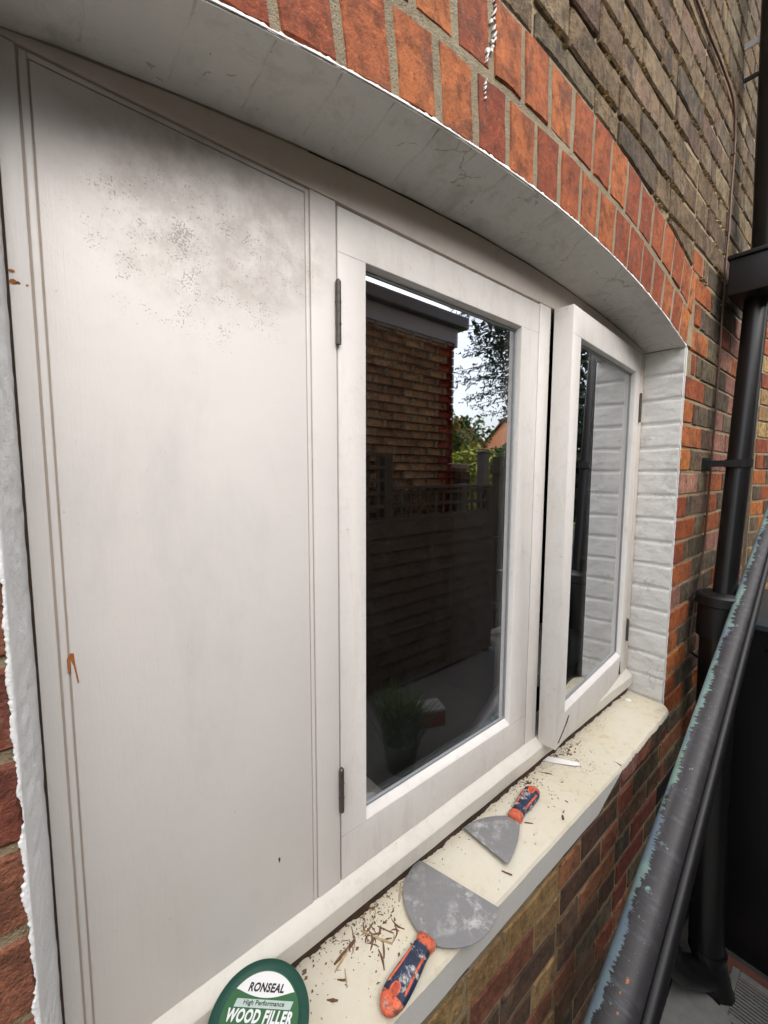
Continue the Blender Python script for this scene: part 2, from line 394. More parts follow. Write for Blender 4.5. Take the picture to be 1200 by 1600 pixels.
# ------------------------------------------------------------------ ground, room
YW = -0.109                                   # wall face
GZ = -1.2
XL, XR = -0.955, 0.632                        # brick opening
XC = (XL + XR) / 2; HS = (XR - XL) / 2
def arc_R(rise, hs=HS): return (hs * hs + rise * rise) / (2 * rise)
R0 = arc_R(0.10); ZC = 1.24 - R0
def arcz(x, r=R0): return ZC + math.sqrt(max(0, r * r - (x - XC) ** 2))
RI = arc_R(0.063); ZCI = 1.209 - RI
def arci(x): return ZCI + math.sqrt(max(0, RI * RI - (x - XC) ** 2))

t = NT('paving'); v = t.coord(); n = t.noise(v, 30, 6, 0.7); n2 = t.noise(v, 2, 3)
M_GROUND = t.done(t.mix(n2, (0.06, 0.057, 0.053), t.mix(n, (0.10, 0.095, 0.088), (0.04, 0.037, 0.035))), 0.9, t.bump(n, 0.005, 0.5))
g = MB(); g.box(-6, 8, -2.6, 4, GZ - 0.2, GZ).build('paved_ground', M_GROUND)['kind'] = 'structure'
t = NT('pale bounce sheet'); v = t.coord(); n = t.noise(v, 14, 6, 0.7)
g = MB(); g.box(-5, 0.62, -2.05, -0.13, GZ + 0.0005, GZ + 0.004).build('bounce_sheet', t.done(t.mix(n, (0.36, 0.34, 0.31), (0.47, 0.45, 0.41)), 0.9, t.bump(n, 0.004, 0.4)))['kind'] = 'structure'  # unseen pale sheet, added to bounce light into the soffit and panel top
t = NT('lawn'); v = t.coord(); n = t.noise(v, 3, 6, 0.7); n2 = t.noise(v, 60, 3)
M_LAWN = t.done(t.mix(n, (0.05, 0.10, 0.02), t.mix(n2, (0.12, 0.17, 0.035), (0.06, 0.11, 0.02))), 0.9, t.bump(n2, 0.02, 0.6))
g = MB(); g.box(-600, 600, -600, -2.6, GZ - 0.2, GZ - 0.01); g.box(8, 600, -2.6, 600, GZ - 0.2, GZ - 0.01); g.box(-600, -6, -2.6, 600, GZ - 0.2, GZ - 0.01); g.box(-6, 8, 4, 600, GZ - 0.2, GZ - 0.01)
g.build('lawn', M_LAWN)['kind'] = 'structure'
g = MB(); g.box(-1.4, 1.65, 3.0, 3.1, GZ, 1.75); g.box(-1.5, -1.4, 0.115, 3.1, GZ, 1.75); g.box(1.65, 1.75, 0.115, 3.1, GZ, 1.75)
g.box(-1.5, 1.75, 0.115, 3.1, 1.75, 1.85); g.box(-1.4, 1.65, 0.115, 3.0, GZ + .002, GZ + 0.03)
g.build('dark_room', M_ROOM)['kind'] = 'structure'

# ------------------------------------------------------------------ brick house wall
wall_mb = MB()
yb = YW + 0.0035
wall_mb.box(XR, 1.72, yb, 0.11, -0.05, 1.14)
wall_mb.box(-3.6, XL, yb, 0.11, -0.05, 1.14)
wall_mb.box(-3.6, 1.72, yb, 0.11, GZ - 0.1, -0.05)
N = 40
xs = [-3.6] + [XL + (XR - XL) * i / N for i in range(N + 1)] + [1.72]
zb = [1.14] + [max(1.1405, arcz(x)) + 0.012 for x in xs[1:-1]] + [1.14]
ft = [wall_mb.bm.verts.new((x, yb, z)) for x, z in zip(xs, zb)]; fT = [wall_mb.bm.verts.new((x, yb + .006, 4.6)) for x in xs]
bt = [wall_mb.bm.verts.new((x, 0.11, z)) for x, z in zip(xs, zb)]; bT = [wall_mb.bm.verts.new((x, 0.11, 4.6)) for x in xs]
for i, v_ in enumerate(ft):
    if i: v_.co.y += 0.0045 * min(1, max(0, (v_.co.z - 1.17) / 0.05)) if i < len(ft) - 1 else 0
for i in range(len(xs) - 1):
    wall_mb.face([ft[i], ft[i + 1], fT[i + 1], fT[i]]); wall_mb.face([bt[i], bT[i], bT[i + 1], bt[i + 1]])
    wall_mb.face([ft[i], bt[i], bt[i + 1], ft[i + 1]]); wall_mb.face([fT[i], fT[i + 1], bT[i + 1], bT[i]])
wall = wall_mb.build('brick_wall', M_MORTAR, recalc=False)
tag(wall, 'weathered brown brick house wall with a red brick arch over the white window', 'wall', kind='thing')

JN = 0.010; GA = 0.076
EXR = R0 + 0.232                              # extrados incl. joint
def clip_arch(x0, x1, z0, z1, mat):
    """brick cut to the back of the arch"""
    n = 10; pts = []
    lo = []
    for i in range(n + 1):
        x = x0 + (x1 - x0) * i / n
        zz = arcz(x, EXR) if abs(x - XC) < HS + 0.06 else -9
        lo.append((x, max(z0, zz + rnd.uniform(-0.001, 0.003))))
    lo = [p for p in lo if p[1] < z1 - 0.012]
    if len(lo) < 3: return None
    mb = MB(); y = YW + rnd.uniform(-0.002, 0.003)
    poly = lo + [(lo[-1][0], z1), ((lo[0][0] + lo[-1][0]) / 2, z1 + 0.002), (lo[0][0], z1)]
    mb.prism(poly, y, y + 0.05)
    mb.bevel(0.004, 1, 60)
    return mb.build('brick', mat, wall)
bricks = []
def pick(x, z, quoin):
    r = rnd.random()
    if quoin: return BR['red'] if r < 0.55 else (BR['orange'] if r < 0.85 else BR['pink'])
    if z > 1.36:
        if x > 0.8 and r < 0.5: return BR['grey'] if r < 0.25 else BR['brown']
        return BR['brown'] if r < 0.42 else BR['tan'] if r < 0.66 else BR['mauve'] if r < 0.84 else BR['grey']
    if z > -0.1:
        if x > 1.02: return BR['pink'] if r < 0.4 else BR['grey'] if r < .7 else BR['red']
        return BR['grey'] if r < 0.66 else BR['mauve'] if r < 0.8 else BR['brown']
    if x > 0.60 and z < -0.28: return BR['nearblack']
    if x < 0.0: return BR['yellow'] if r < 0.7 else BR['rust'] if r < 0.8 else BR['dark']
    return BR['maroon'] if r < 0.35 else BR['dark'] if r < 0.65 else BR['rust'] if r < 0.82 else BR['grey']
def course_x(xa, xb, first, direction):
    """Flemish bond runs from the jamb xa towards xb"""
    seq = []
    x = xa; k = 0
    pat = ['S', 'H'] if first == 'S' else ['H', 'Q', 'S', 'H', 'S', 'H']
    pos = 0
    while abs(x - xa) < abs(xb - xa):
        if first == 'H' and pos < 2: ty = ['H', 'Q'][pos]
        elif first == 'H': ty = 'SH'[(pos - 2) % 2]
        else: ty = 'SH'[pos % 2]
        w = {'S': 0.215, 'H': 0.1025, 'Q': 0.046}[ty]
        a, b = x + direction * JN / 2, x + direction * (w + JN / 2)
        seq.append((min(a, b), max(a, b), pos)); x += direction * (w + JN); pos += 1
    return seq
kmin, kmax = -32, 58
for k in range(-31, 48):
    z0 = 1.14 + k * GA - GA + JN / 2; z1 = z0 + GA - JN
    zc = (z0 + z1) / 2
    first = 'H' if k % 2 == 0 else 'S'
    rough = zc > 1.36
    style = 'rough' if (rough or zc < -0.1) else 'smooth'
    if zc < -0.06:
        runs = course_x(XR + 0.0, 1.72, first, 1) + course_x(XR, -1.7, 'S' if first == 'H' else 'S', -1)
        if first == 'H': runs = [(a - 0.1, b - 0.1, p) for a, b, p in runs]
    elif zc < 1.14 + 0.0:
        runs = course_x(XR, 1.72, first, 1) + course_x(XL, -1.7, first, -1)
    else:
        runs = course_x(XR + 0.012, 1.72, first, 1) + course_x(XR + 0.012, -1.9, 'S' if first == 'S' else 'S', -1)
        if first == 'H': runs = [(a + (0.11 if b < XR else 0), b + (0.11 if b < XR else 0), p) for a, b, p in runs]
    for a, b, p in runs:
        if zc > 1.14 and first == 'H' and a < XR < b: b = XR + 0.006
        b = min(b, 1.715)
        if -0.06 < zc < 1.14 and p == 0 and abs(b - (XL - JN / 2)) < 0.002: b = XL + 0.0008
        if b - a < 0.02: continue
        quoin = (p == 0 and -0.06 < zc < 1.43 and (a > XR - 0.02 or b < XL + 0.02))
        m = pick((a + b) / 2, zc, quoin)
        if a < XL and -0.06 < zc < 1.2: m = BR['rust'] if rnd.random() < .6 else BR['maroon']
        inside = False
        if zc > 1.1:
            zz = [arcz(x, EXR) if abs(x - XC) < HS + 0.06 else -9 for x in (a, (a + b) / 2, b)]
            if min(zz) > z1 - 0.012: continue
            if max(zz) > z0:
                o = clip_arch(a, b, z0, z1, m)
                if o: bricks.append((o, (a + b) / 2, zc, (b - a) * .05))
                continue
        if zc < 0 and zc > -0.09 and a > -1.0 and b < 0.7: continue
        hh = rnd.uniform(-0.0015, 0.0015)
        o = put_brick(wall, a, b, z0 + hh, z1 + hh, YW, m, style, rot=0.0045 if rough else 0.003, jy=0.0022 if rough else 0.001)
        bricks.append((o, (a + b) / 2, zc, (b - a) * (z1 - z0)))
vis = []; rest = []
for o, x, z, ar in bricks:
    q = to_px((x, YW, z))
    ok = q and -40 < q[0] < 1230 and -40 < q[1] < 1640
    if ok and z < -0.06 and x > 1.15: ok = False
    if ok: vis.append((ar / q[2] ** 3, o))
    else: rest.append(o)
vis.sort(key=lambda q: -q[0])
ARCH_N = 41
rest += [o for _, o in vis[300:]]
print('bricks in view', len(vis), 'rest', len(rest))
join_stuff(rest, 'brick', wall)

cm = MB(); q = random.Random(21)
for _ in range(2600):
    k = q.randint(3, 17); z = 1.14 + k * GA + q.gauss(0, .004); x = q.uniform(-.6, 1.3)
    if abs(x - XC) < HS + .06 and z < arcz(x, EXR) + .004: continue
    if mnoise.noise((x * 4, z * 5, 3)) < -0.05: continue
    sx, sz, sy = q.uniform(.003, .013), q.uniform(.002, .005), q.uniform(.003, .007)
    c = (x, YW + .003, z)
    v = cm.verts([(x - sx, YW + .004, z), (x - sx * .2, YW + .004, z - sz), (x + sx, YW + .004, z + sz * q.uniform(-.5, .5)), (x + sx * .2, YW + .004, z + sz), (x - sx * .3, YW - sy * .6, z), (x + sx * .4, YW - sy * .6, z + sz * .2)])
    for f in ((0, 1, 4), (1, 5, 4), (1, 2, 5), (2, 3, 5), (3, 4, 5), (3, 0, 4)): cm.face([v[i] for i in f])
o = cm.build('mortar_crumbs', mortar_mat('crumbling sandy mortar', (0.40, 0.29, 0.15), (0.50, 0.38, 0.21), 1.0), wall); o['kind'] = 'stuff'

# ---- the arch: two rings of red bricks on edge
am = MB()                                      # mortar of the arch
N = 48; A0 = math.asin(HS / R0)
def rad(a, r): return (XC + r * math.sin(a), ZC + r * math.cos(a))
def ring_sheet(r0, r1, y0, y1):
    P = [[am.bm.verts.new((rad(-A0 + 2 * A0 * i / N, r)[0], y, rad(-A0 + 2 * A0 * i / N, r)[1])) for (r, y) in ((r0, y0), (r1, y0), (r1, y1), (r0, y1))] for i in range(N + 1)]
    for p, q in zip(P, P[1:]):
        for j in range(4): am.face([p[j], p[(j + 1) % 4], q[(j + 1) % 4], q[j]])
    am.face(P[0]); am.face(P[-1])
ring_sheet(R0 + 0.001, R0 + 0.2285, YW + 0.0022, 0.0995)
arch = am.build('brick_arch', M_MORTARG, wall)
NV = 20
def voussoir(a0, a1, r0, r1, mat):
    jw = 0.0062
    bm = bmesh.new(); r = rnd
    n = 3
    def pt(a, q, side=0): 
        x, z = rad(a, q); return x + side * jw * math.cos(a), z - side * jw * math.sin(a)
    per = []
    for i in range(n): f = i / n; per.append(pt(a0 + (a1 - a0) * f, r0, 1 - 2 * f))
    for i in range(n): f = i / n; per.append(pt(a1, r0 + (r1 - r0) * f, -1))
    for i in range(n): f = i / n; per.append(pt(a1 + (a0 - a1) * f, r1, -1 + 2 * f))
    for i in range(n): f = i / n; per.append(pt(a0, r1 + (r0 - r1) * f, 1))
    cx = sum(p[0] for p in per) / len(per); cz = sum(p[1] for p in per) / len(per)
    y = YW + r.uniform(-0.002, 0.0015)
    A, B, Q = [], [], []
    for x, z in per:
        x += r.uniform(-.001, .001); z += r.uniform(-.0008, .0008)
        L = math.hypot(x - cx, z - cz); s = 1 - 0.0032 * r.uniform(.5, 1.6) / L
        A.append(bm.verts.new((cx + (x - cx) * s, y + r.uniform(-.0005, .0005), cz + (z - cz) * s)))
        B.append(bm.verts.new((x, y + 0.003 * r.uniform(.8, 1.6), z))); Q.append(bm.verts.new((x, y + 0.05, z)))
    c = bm.verts.new((cx, y - r.uniform(0, 0.001), cz)); m = len(per)
    for i in range(m):
        j = (i + 1) % m
        bm.faces.new((A[i], A[j], c)); bm.faces.new((A[i], B[i], B[j], A[j])); bm.faces.new((B[i], Q[i], Q[j], B[j]))
    bmesh.ops.recalc_face_normals(bm, faces=bm.faces)
    me = bpy.data.meshes.new('brick'); bm.to_mesh(me); bm.free()
    for p in me.polygons: p.use_smooth = True
    me.set_sharp_from_angle(angle=math.radians(16))
    return link('brick', me, mat, arch)
def amat():
    r = rnd.random(); return BR['red'] if r < 0.8 else BR['orange'] if r < 0.9 else BR['pink'] if r < .93 else BR['red']
PA = 2 * A0 / NV
for i in range(NV):
    voussoir(-A0 + i * PA, -A0 + (i + 1) * PA, R0 + 0.002, R0 + 0.105, amat())
for i in range(NV + 1):
    a0, a1 = max(-A0, -A0 + (i - 0.5) * PA), min(A0, -A0 + (i + 0.5) * PA)
    if i == NV: voussoir(a0, a1, R0 + 0.105, R0 + 0.226, amat())
    else: voussoir(a0, a1, R0 + 0.117, R0 + 0.226 + rnd.uniform(-.003, .003), amat())
for j in range(22):
    f = j / 21; z = 1.462 - 0.135 * f - (0.02 if f > .8 else 0); x = -.366 - 0.024 * f + rnd.gauss(0, .0022) - (0.008 * math.sin(f * 9) if .3 < f < .75 else 0)
    w = rnd.uniform(.0005, .0022) * (1.7 if .35 < f < .7 else 1); h = rnd.uniform(.003, .012); k_ = 9; p_ = []
    for i in range(k_):
        a = 2 * math.pi * i / k_; q_ = rnd.uniform(.35, 1.3); p_.append((x + w * q_ * math.cos(a) + .25 * h * math.sin(a) * q_, z + h * .5 * q_ * math.sin(a)))
    yy = YW - 0.0022 - rnd.uniform(0, .0006); MB().prism(p_, yy, YW + 0.001).build('paint_splash', M_REVEAL, arch)
# painted soffit of the arch
sb = MB(); NX, NY = 60, 6
def sof(u, w):
    x = XL + (XR - 0.012 - XL) * u; f = w
    z = (arcz(x) - 0.004) * (1 - f) + arci(x) * f
    z += 0.0025 * mnoise.noise((x * 9, f * 2, 3)) + 0.0012 * mnoise.noise((x * 40, f * 7, 1))
    return (x, YW - 0.001 + (0.108 + 0.004) * f, z)
V = sb.grid(sof, NX, NY)
T = [sb.bm.verts.new((V[i][0].co.x, YW + 0.001, arcz(V[i][0].co.x) + 0.0005)) for i in range(NX + 1)]
T2 = [sb.bm.verts.new((V[i][0].co.x, 0.003, arcz(V[i][0].co.x) + 0.0005)) for i in range(NX + 1)]
for i in range(NX):
    sb.face([V[i][0], V[i + 1][0], T[i + 1], T[i]]); sb.face([T[i], T[i + 1], T2[i + 1], T2[i]]); sb.face([V[i][NY], V[i + 1][NY], T2[i + 1], T2[i]])
sb.build('painted_soffit', M_SOFFIT, arch, smooth=40)
# hairline joint ribs under the soffit follow the bricks above
rb = MB()
for i in range(1, NV):
    a = -A0 + i * PA
    x0, z0 = rad(a, R0)
    for s in (0,):
        pts = []
        for j in range(7):
            f = j / 6 * 0.82 + 0.03; x = x0 + 0.003 * mnoise.noise((i * 3.1, f * 4, 0)); p = sof((x - XL) / (XR - 0.012 - XL), f); pts.append((p[0], p[1], p[2] + 0.0006))
        rb = MB(); rb.tube(pts, [0.0012 + 0.0006 * rnd.random() for _ in pts], 5)
    rb.build('soffit_joint', M_SOFFIT, arch, smooth=True)
# ragged paint edge along the arris
def ragged(name, pts, nrm, w0, w1, parent, thick=0.0015, mat=M_EDGE, n=6):
    """thin ragged strip of paint: pts on the arris, nrm = direction over the brick face"""
    mb = MB(); prev = None
    for i, (p, d) in enumerate(pts):
        p = Vector(p); w = w0 + (w1 - w0) * max(0, 0.5 + 0.9 * mnoise.noise((i * 0.21, 5.1, w0 * 900))) + rnd.uniform(-.0006, .0006) + (rnd.random() ** 8) * w1
        d = Vector(d)
        q = [mb.bm.verts.new(p + Vector((0, 0.001, 0))), mb.bm.verts.new(p + Vector((0, -thick, 0)) - d * 0.001), mb.bm.verts.new(p + d * w * 0.6 + Vector((0, -thick, 0))), mb.bm.verts.new(p + d * w + Vector((0, 0.001, 0)))]
        if prev:
            for j in range(3): mb.face([prev[j], prev[j + 1], q[j + 1], q[j]])
            mb.face([prev[3], prev[0], q[0], q[3]])
        prev = q
    return mb.build(name, mat, parent, smooth=60)
pp = []
for i in range(420):
    a = -A0 + 2 * A0 * i / 419 * 0.995; x, z = rad(a, R0 - 0.001); pp.append(((x, YW - 0.001, z), (math.sin(a), 0, math.cos(a))))
ragged('paint_edge', pp, None, 0.0004, 0.0038, arch)

# ---- painted right reveal, brick by brick
for k in range(15):
    z1 = 1.14 - k * GA - 0.0025; z0 = z1 - GA + 0.006
    mb = MB(); n = 7
    def fn(u, w, k=k, z0=z0, z1=z1):
        y = YW + 0.0005 + 0.112 * u; z = z0 + (z1 - z0) * w
        e = min(w, 1 - w) * (z1 - z0); edge = max(0, 1 - e / 0.005)
        x = XR - 0.012 + 0.0032 * edge ** 2 + 0.0022 * mnoise.noise((y * 22, z * 30, k)) + 0.0012 * mnoise.noise((y * 60, z * 90, 2.0 + k))
        z += 0.003 * mnoise.noise((y * 14, k * 3.3 + round(w), 8.0)) * (1 if w in (0, 1) else 0.6)
        return (x, y, z)
    V = mb.grid(fn, 14, 14)
    ring = [V[i][0] for i in range(15)] + [V[14][j] for j in range(1, 15)] + [V[i][14] for i in range(13, -1, -1)] + [V[0][j] for j in range(13, 0, -1)]
    bk = [mb.bm.verts.new((XR + 0.02 if v.co.y > YW + 0.002 else XR + 0.0005, v.co.y, v.co.z)) for v in ring]
    for i in range(len(ring)): mb.face([ring[i], ring[(i + 1) % len(ring)], bk[(i + 1) % len(ring)], bk[i]])
    mb.build('painted_brick', M_REVEAL, wall, smooth=50)
mb = MB(); mb.box(XR - 0.0085, XR + 0.02, YW + 0.002, 0.003, -0.01, 1.141); mb.build('painted_joint', M_REVEAL, wall)
ragged('paint_edge', [((XR - 0.004, YW - 0.0012, -0.02 + 1.16 * i / 300), (1, 0, 0)) for i in range(301)], None, 0.0015, 0.005, wall)

# ---- white filler smeared down the left reveal
mb = MB()
def fil(u, w):
    z = 0.02 + 1.13 * u
    rag = 0.005 * mnoise.noise((z * 28, 0, 1)) + 0.0012 * mnoise.noise((z * 400, 1, 5)) + 0.0016 * mnoise.noise((z * 95, 3, 1)) + 0.001 * mnoise.noise((z * 260, 7, 1))
    x0, y0 = -0.9408, 0.006; x1, y1 = -0.9535, YW - 0.001
    f = min(1, w / 0.75)
    x = x0 + (x1 - x0) * f; y = y0 + (y1 - y0) * f
    b = math.sin(math.pi * f)
    x += b * (0.004 * mnoise.noise((z * 13, w * 4, 5)) + 0.0022 * mnoise.noise((z * 70, w * 9, 2)) + 0.0035 * max(0, mnoise.noise((z * 7, w * 9, 8))) ) - 0.003 * b
    if w > 0.75:
        q = (w - 0.75) / 0.25; x = x1 - q * (0.0038 + rag); y = y1 - 0.0007 * math.sin(math.pi * q) + 0.002 * (q > 0.99)
    if w == 0: x += 0.0012 * mnoise.noise((z * 50, 1, 1))
    return (x, y, z)
V = mb.grid(fil, 900, 18)
back = [mb.bm.verts.new((-0.958, 0.006, V[i][0].co.z)) for i in range(901)]
for i in range(900): mb.face([V[i][0], V[i + 1][0], back[i + 1], back[i]])
mb.build('filler_smear', M_CAULK, wall, smooth=60)

# ------------------------------------------------------------------ timber window
win = empty('timber_window', (0, 0, 0.08))
tag(win, 'white painted timber window with a mouldy blank panel and one casement standing ajar', 'window', kind='thing')
OFF = Vector((0, 0, -0.08))
def wpart(mb, name, mat, bev=0.0009, smooth=30):
    if bev: mb.bevel(bev)
    o = mb.build(name, mat, win, smooth=smooth); o.location = OFF; return o
ZB, ZT = 0.0803, 1.1347
TH = 0.06
wpart(MB().box(-0.9395, -0.9235, 0, TH, 0.078, ZT + 0.0035), 'stile', M_PANEL)
def arch_poly(x0, x1, z0, n=20, d=0.0035):
    return [(x0, z0), (x1, z0)] + [(x1 + (x0 - x1) * i / n, arci(x1 + (x0 - x1) * i / n) - d - 0.0015 * abs(mnoise.noise((x1 * 7 + i * .9, 0, 0)))) for i in range(n + 1)]
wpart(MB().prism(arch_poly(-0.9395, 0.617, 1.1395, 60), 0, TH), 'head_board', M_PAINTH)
wpart(MB().box(-0.9215, -0.9155, 0.0008, TH, 0.078, 1.1365), 'bead', M_PANEL, 0.001)
wpart(MB().box(-0.6285, -0.6228, 0.0008, TH, 0.078, 1.1365), 'bead', M_PANEL, 0.001)
wpart(MB().box(-0.9155, -0.6285, 0.0008, TH, 1.1312, 1.1366), 'bead', M_PANEL, 0.001)
wpart(MB().box(-0.9138, -0.6302, 0, TH, 0.078, 1.1296), 'panel', M_PANEL, 0.001)
wpart(MB().box(-0.6212, -0.5795, 0, TH, 0.078, 1.1385), 'stile', M_PANEL)
wpart(MB().box(-0.0265, 0.021, 0, TH, 0.078, 1.1385), 'mullion', M_PAINT)
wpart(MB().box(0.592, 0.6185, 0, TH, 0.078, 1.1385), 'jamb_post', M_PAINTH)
# dirty rebate behind the joints
wpart(MB().box(-0.945, -0.6215, 0.0022, 0.05, 0.075, 1.19), 'rebate', M_GROOVEP, 0)
wpart(MB().box(-0.6214, -0.585, 0.007, 0.05, 0.075, 1.19), 'rebate', M_GROOVE, 0)
wpart(MB().box(-0.58, 0.615, 0.048, 0.075, 1.1385, 1.16), 'rebate', M_GROOVE, 0)
wpart(MB().box(-0.945, -0.9396, 0.0012, 0.0021, 0.08, 1.145), 'open_crack', M_DARKWOOD, 0)
# cill board
poly = [(0.06, 0.03), (0.06, 0.0795), (0.0, 0.0795), (-0.0195, 0.0655), (-0.021, 0.063), (-0.021, 0.033), (-0.018, 0.030)]
cb = MB()
xs = [-0.945 + (1.563) * i / 80 for i in range(81)]
rings = []
for x in xs:
    j = 0.0009 * mnoise.noise((x * 12, 0, 0)); rings.append([cb.bm.verts.new((x, y + j, z + (0.0022 * mnoise.noise((x * 35, 2, 0)) if z < 0.031 else j))) for y, z in poly])
for p, q in zip(rings, rings[1:]):
    for j in range(7): cb.face([p[j], p[(j + 1) % 7], q[(j + 1) % 7], q[j]])
cb.face(rings[0]); cb.face(rings[-1])
wpart(cb, 'cill_board', M_CILL, 0.0012)
rg = MB(); rg.grid(lambda u, w: (-0.95 + 1.567 * u, -0.0065 + 0.005 * mnoise.noise((u * 60, w * 2, 0)) + 0.003 * mnoise.noise((u * 240, w * 3, 4)) + 0.02 * (w > .99), -0.006 + 0.0405 * w), 500, 5)
wpart(rg, 'rotten_gap', M_DARKWOOD, 0)

def sash_mesh(w, sl, sr, rb_, rt, zb, zt, th=0.045, yg=0.014):
    """one casement leaf; x from 0 to w, front face y=0"""
    mb = MB(); bm = mb.bm
    def ringv(pts, y): return [bm.verts.new((x, y if not hasattr(y, '__len__') else y[i], z)) for i, (x, z) in enumerate(pts)]
    O = [(0, zb), (w, zb), (w, zt), (0, zt)]
    I = [(sl, zb + rb_), (w - sr, zb + rb_), (w - sr, zt - rt), (sl, zt - rt)]
    I2 = [(sl + 0.002, zb + rb_ + 0.012), (w - sr - 0.001, zb + rb_ + 0.012), (w - sr - 0.001, zt - rt - 0.005), (sl + 0.002, zt - rt - 0.005)]
    I3 = [(sl - .004, zb + rb_ + 0.006), (w - sr + .002, zb + rb_ + 0.006), (w - sr + .002, zt - rt + .003), (sl - .004, zt - rt + .003)]
    R = [ringv(O, 0), ringv(I, 0), ringv(I2, yg), ringv(I2, yg + 0.007), ringv(I3, th), ringv(O, th)]
    for a, b in zip(R, R[1:] + R[:1]):
        for i in range(4): mb.face([a[i], a[(i + 1) % 4], b[(i + 1) % 4], b[i]])
    mb.bevel(0.0010, 2, 20)
    return mb, I2
def make_sash(loc, rz, w, sl, sr, rb_, rt, zb, zt, hinge_x, hinges, mat):
    mb, I2 = sash_mesh(w, sl, sr, rb_, rt, zb, zt)
    s = mb.build('casement', mat, win, smooth=35)
    s.location = Vector(loc) + OFF; s.rotation_euler = (0, 0, rz)
    x0, z0 = I2[0]; x1, z1 = I2[2]
    MB().box(x0 - .001, x1 + .001, 0.0152, 0.0192, z0 - .001, z1 + .001).build('pane', M_GLASS, s)
    sl_ = MB()
    for (a, b, c, d) in ((x0, x1, z0, z0 + .004), (x0, x1, z1 - .004, z1), (x0, x0 + .004, z0 + .004, z1 - .004), (x1 - .004, x1, z0 + .004, z1 - .004)):
        sl_.box(a, b, 0.0125, 0.0151, c, d)
    sl_.build('glazing_seal', M_SEAL, s)
    for hz, hl in hinges:
        hb = MB(); hb.tube([(hinge_x, -0.0035, hz - hl / 2), (hinge_x, -0.0035, hz + hl / 2)], 0.0042, 10)
        for q in (-0.17, 0.17): hb.tube([(hinge_x, -0.0035, hz + q * hl - .0008), (hinge_x, -0.0035, hz + q * hl + .0008)], 0.0047, 10)
        hb.tube([(hinge_x, -0.0035, hz + hl / 2), (hinge_x, -0.0035, hz + hl / 2 + 0.003)], [0.0042, 0.002], 10)
        hb.build('hinge', M_HINGE, s, smooth=40)
    return s
s1 = make_sash((-0.5768, 0, 0), 0, 0.5768 - 0.0295, 0.0515, 0.0685, 0.0785, 0.0625, ZB + .001, ZT, -0.0015, ((0.985, 0.088), (0.243, 0.072)), M_PAINT)
# open leaf hinged on the right: local x runs from the hinge to the left
SW = 0.566
s2 = make_sash((0.590 - SW * math.cos(0.092), -SW * math.sin(0.092), 0), 0.092, SW, 0.052, 0.052, 0.0785, 0.0625, ZB - .012, ZT, SW + .0015, ((0.965, 0.09), (0.225, 0.075)), M_PAINT)
for sx, sw_, nm in ((s1, 0.5473, 1), (s2, SW, 2)):          # open shoulder joints of the casements
    for (xa, za, xb, zb_) in ((0.0, ZB + 0.0785, 0.0515, ZB + 0.0785), (sw_ - 0.06, ZB + 0.0775, sw_, ZB + 0.0775), (0.0, ZT - 0.0625, 0.05, ZT - 0.0625), (sw_ - 0.06, ZT - 0.0625, sw_, ZT - 0.0625)):
        n = 8; p_ = [(xa + (xb - xa) * i / n, za + 0.0006 * mnoise.noise((xa * 40 + i, za, nm))) for i in range(n + 1)]
        q_ = [(x, z - 0.0003 - 0.0006 * rnd.random() ** 3) for x, z in p_[::-1]]
        MB().prism(p_ + q_, -0.0003, 0.0003).build('joint_crack', M_GROOVEP, sx)
MB().prism([(0.012, ZB + .001), (0.03, ZB + .012), (0.055, ZB + .028), (0.075, ZB + .047), (0.083, ZB + .046), (0.07, ZB + .03), (0.045, ZB + .014), (0.02, ZB - .002)], -0.0004, 0.0004).build('rotten_crack', M_DARKWOOD, s2)
MB().prism([(SW - .062, ZB + .012), (SW - .052, ZB + .05), (SW - .049, ZB + .05), (SW - .046, ZB + .016), (SW - .04, ZB + .004), (SW - .058, ZB + .004)], -0.0004, 0.0004).build('rotten_crack', M_DARKWOOD, s2)
wpart(MB().box(-0.62, 0.60, 0.0761, 0.30, 0.135, 0.168), 'window_board', M_PAINT)
wpart(MB().box(-0.075, -0.055, 0.0761, 0.20, 0.17, 1.12), 'lining', M_PAINT)
# bare patches where paint has come away
def patch(name, pts, y, mat, parent):
    mb = MB(); mb.prism(pts, y - 0.0006, y + 0.0005); o = mb.build(name, mat, parent); o.location = OFF; return o
patch('bare_patch', [(-.9165, .560), (-.9135, .566), (-.9105, .5655), (-.9098, .553), (-.9075, .533), (-.9088, .532), (-.9112, .552), (-.9135, .559), (-.9145, .545), (-.9162, .546)], 0.0001, M_BAREWOOD, win)
for (x, z, r) in ((-.9372, .9385, .0022), (-.9365, .929, .003), (-.933, .929, .0015), (-.9268, .9285, .001)):
    patch('bare_patch', [(x + r * math.cos(a) * rnd.uniform(.6, 1.2), z + r * 0.8 * math.sin(a) * rnd.uniform(.6, 1.2)) for a in [k * math.pi / 4 for k in range(8)]], 0.0, M_BAREWOOD, win)
patch('bare_patch', [(-.6885, .190), (-.6865, .192), (-.685, .1895), (-.6855, .1865), (-.687, .184), (-.6875, .1875)], -0.0002, M_HINGE, win)

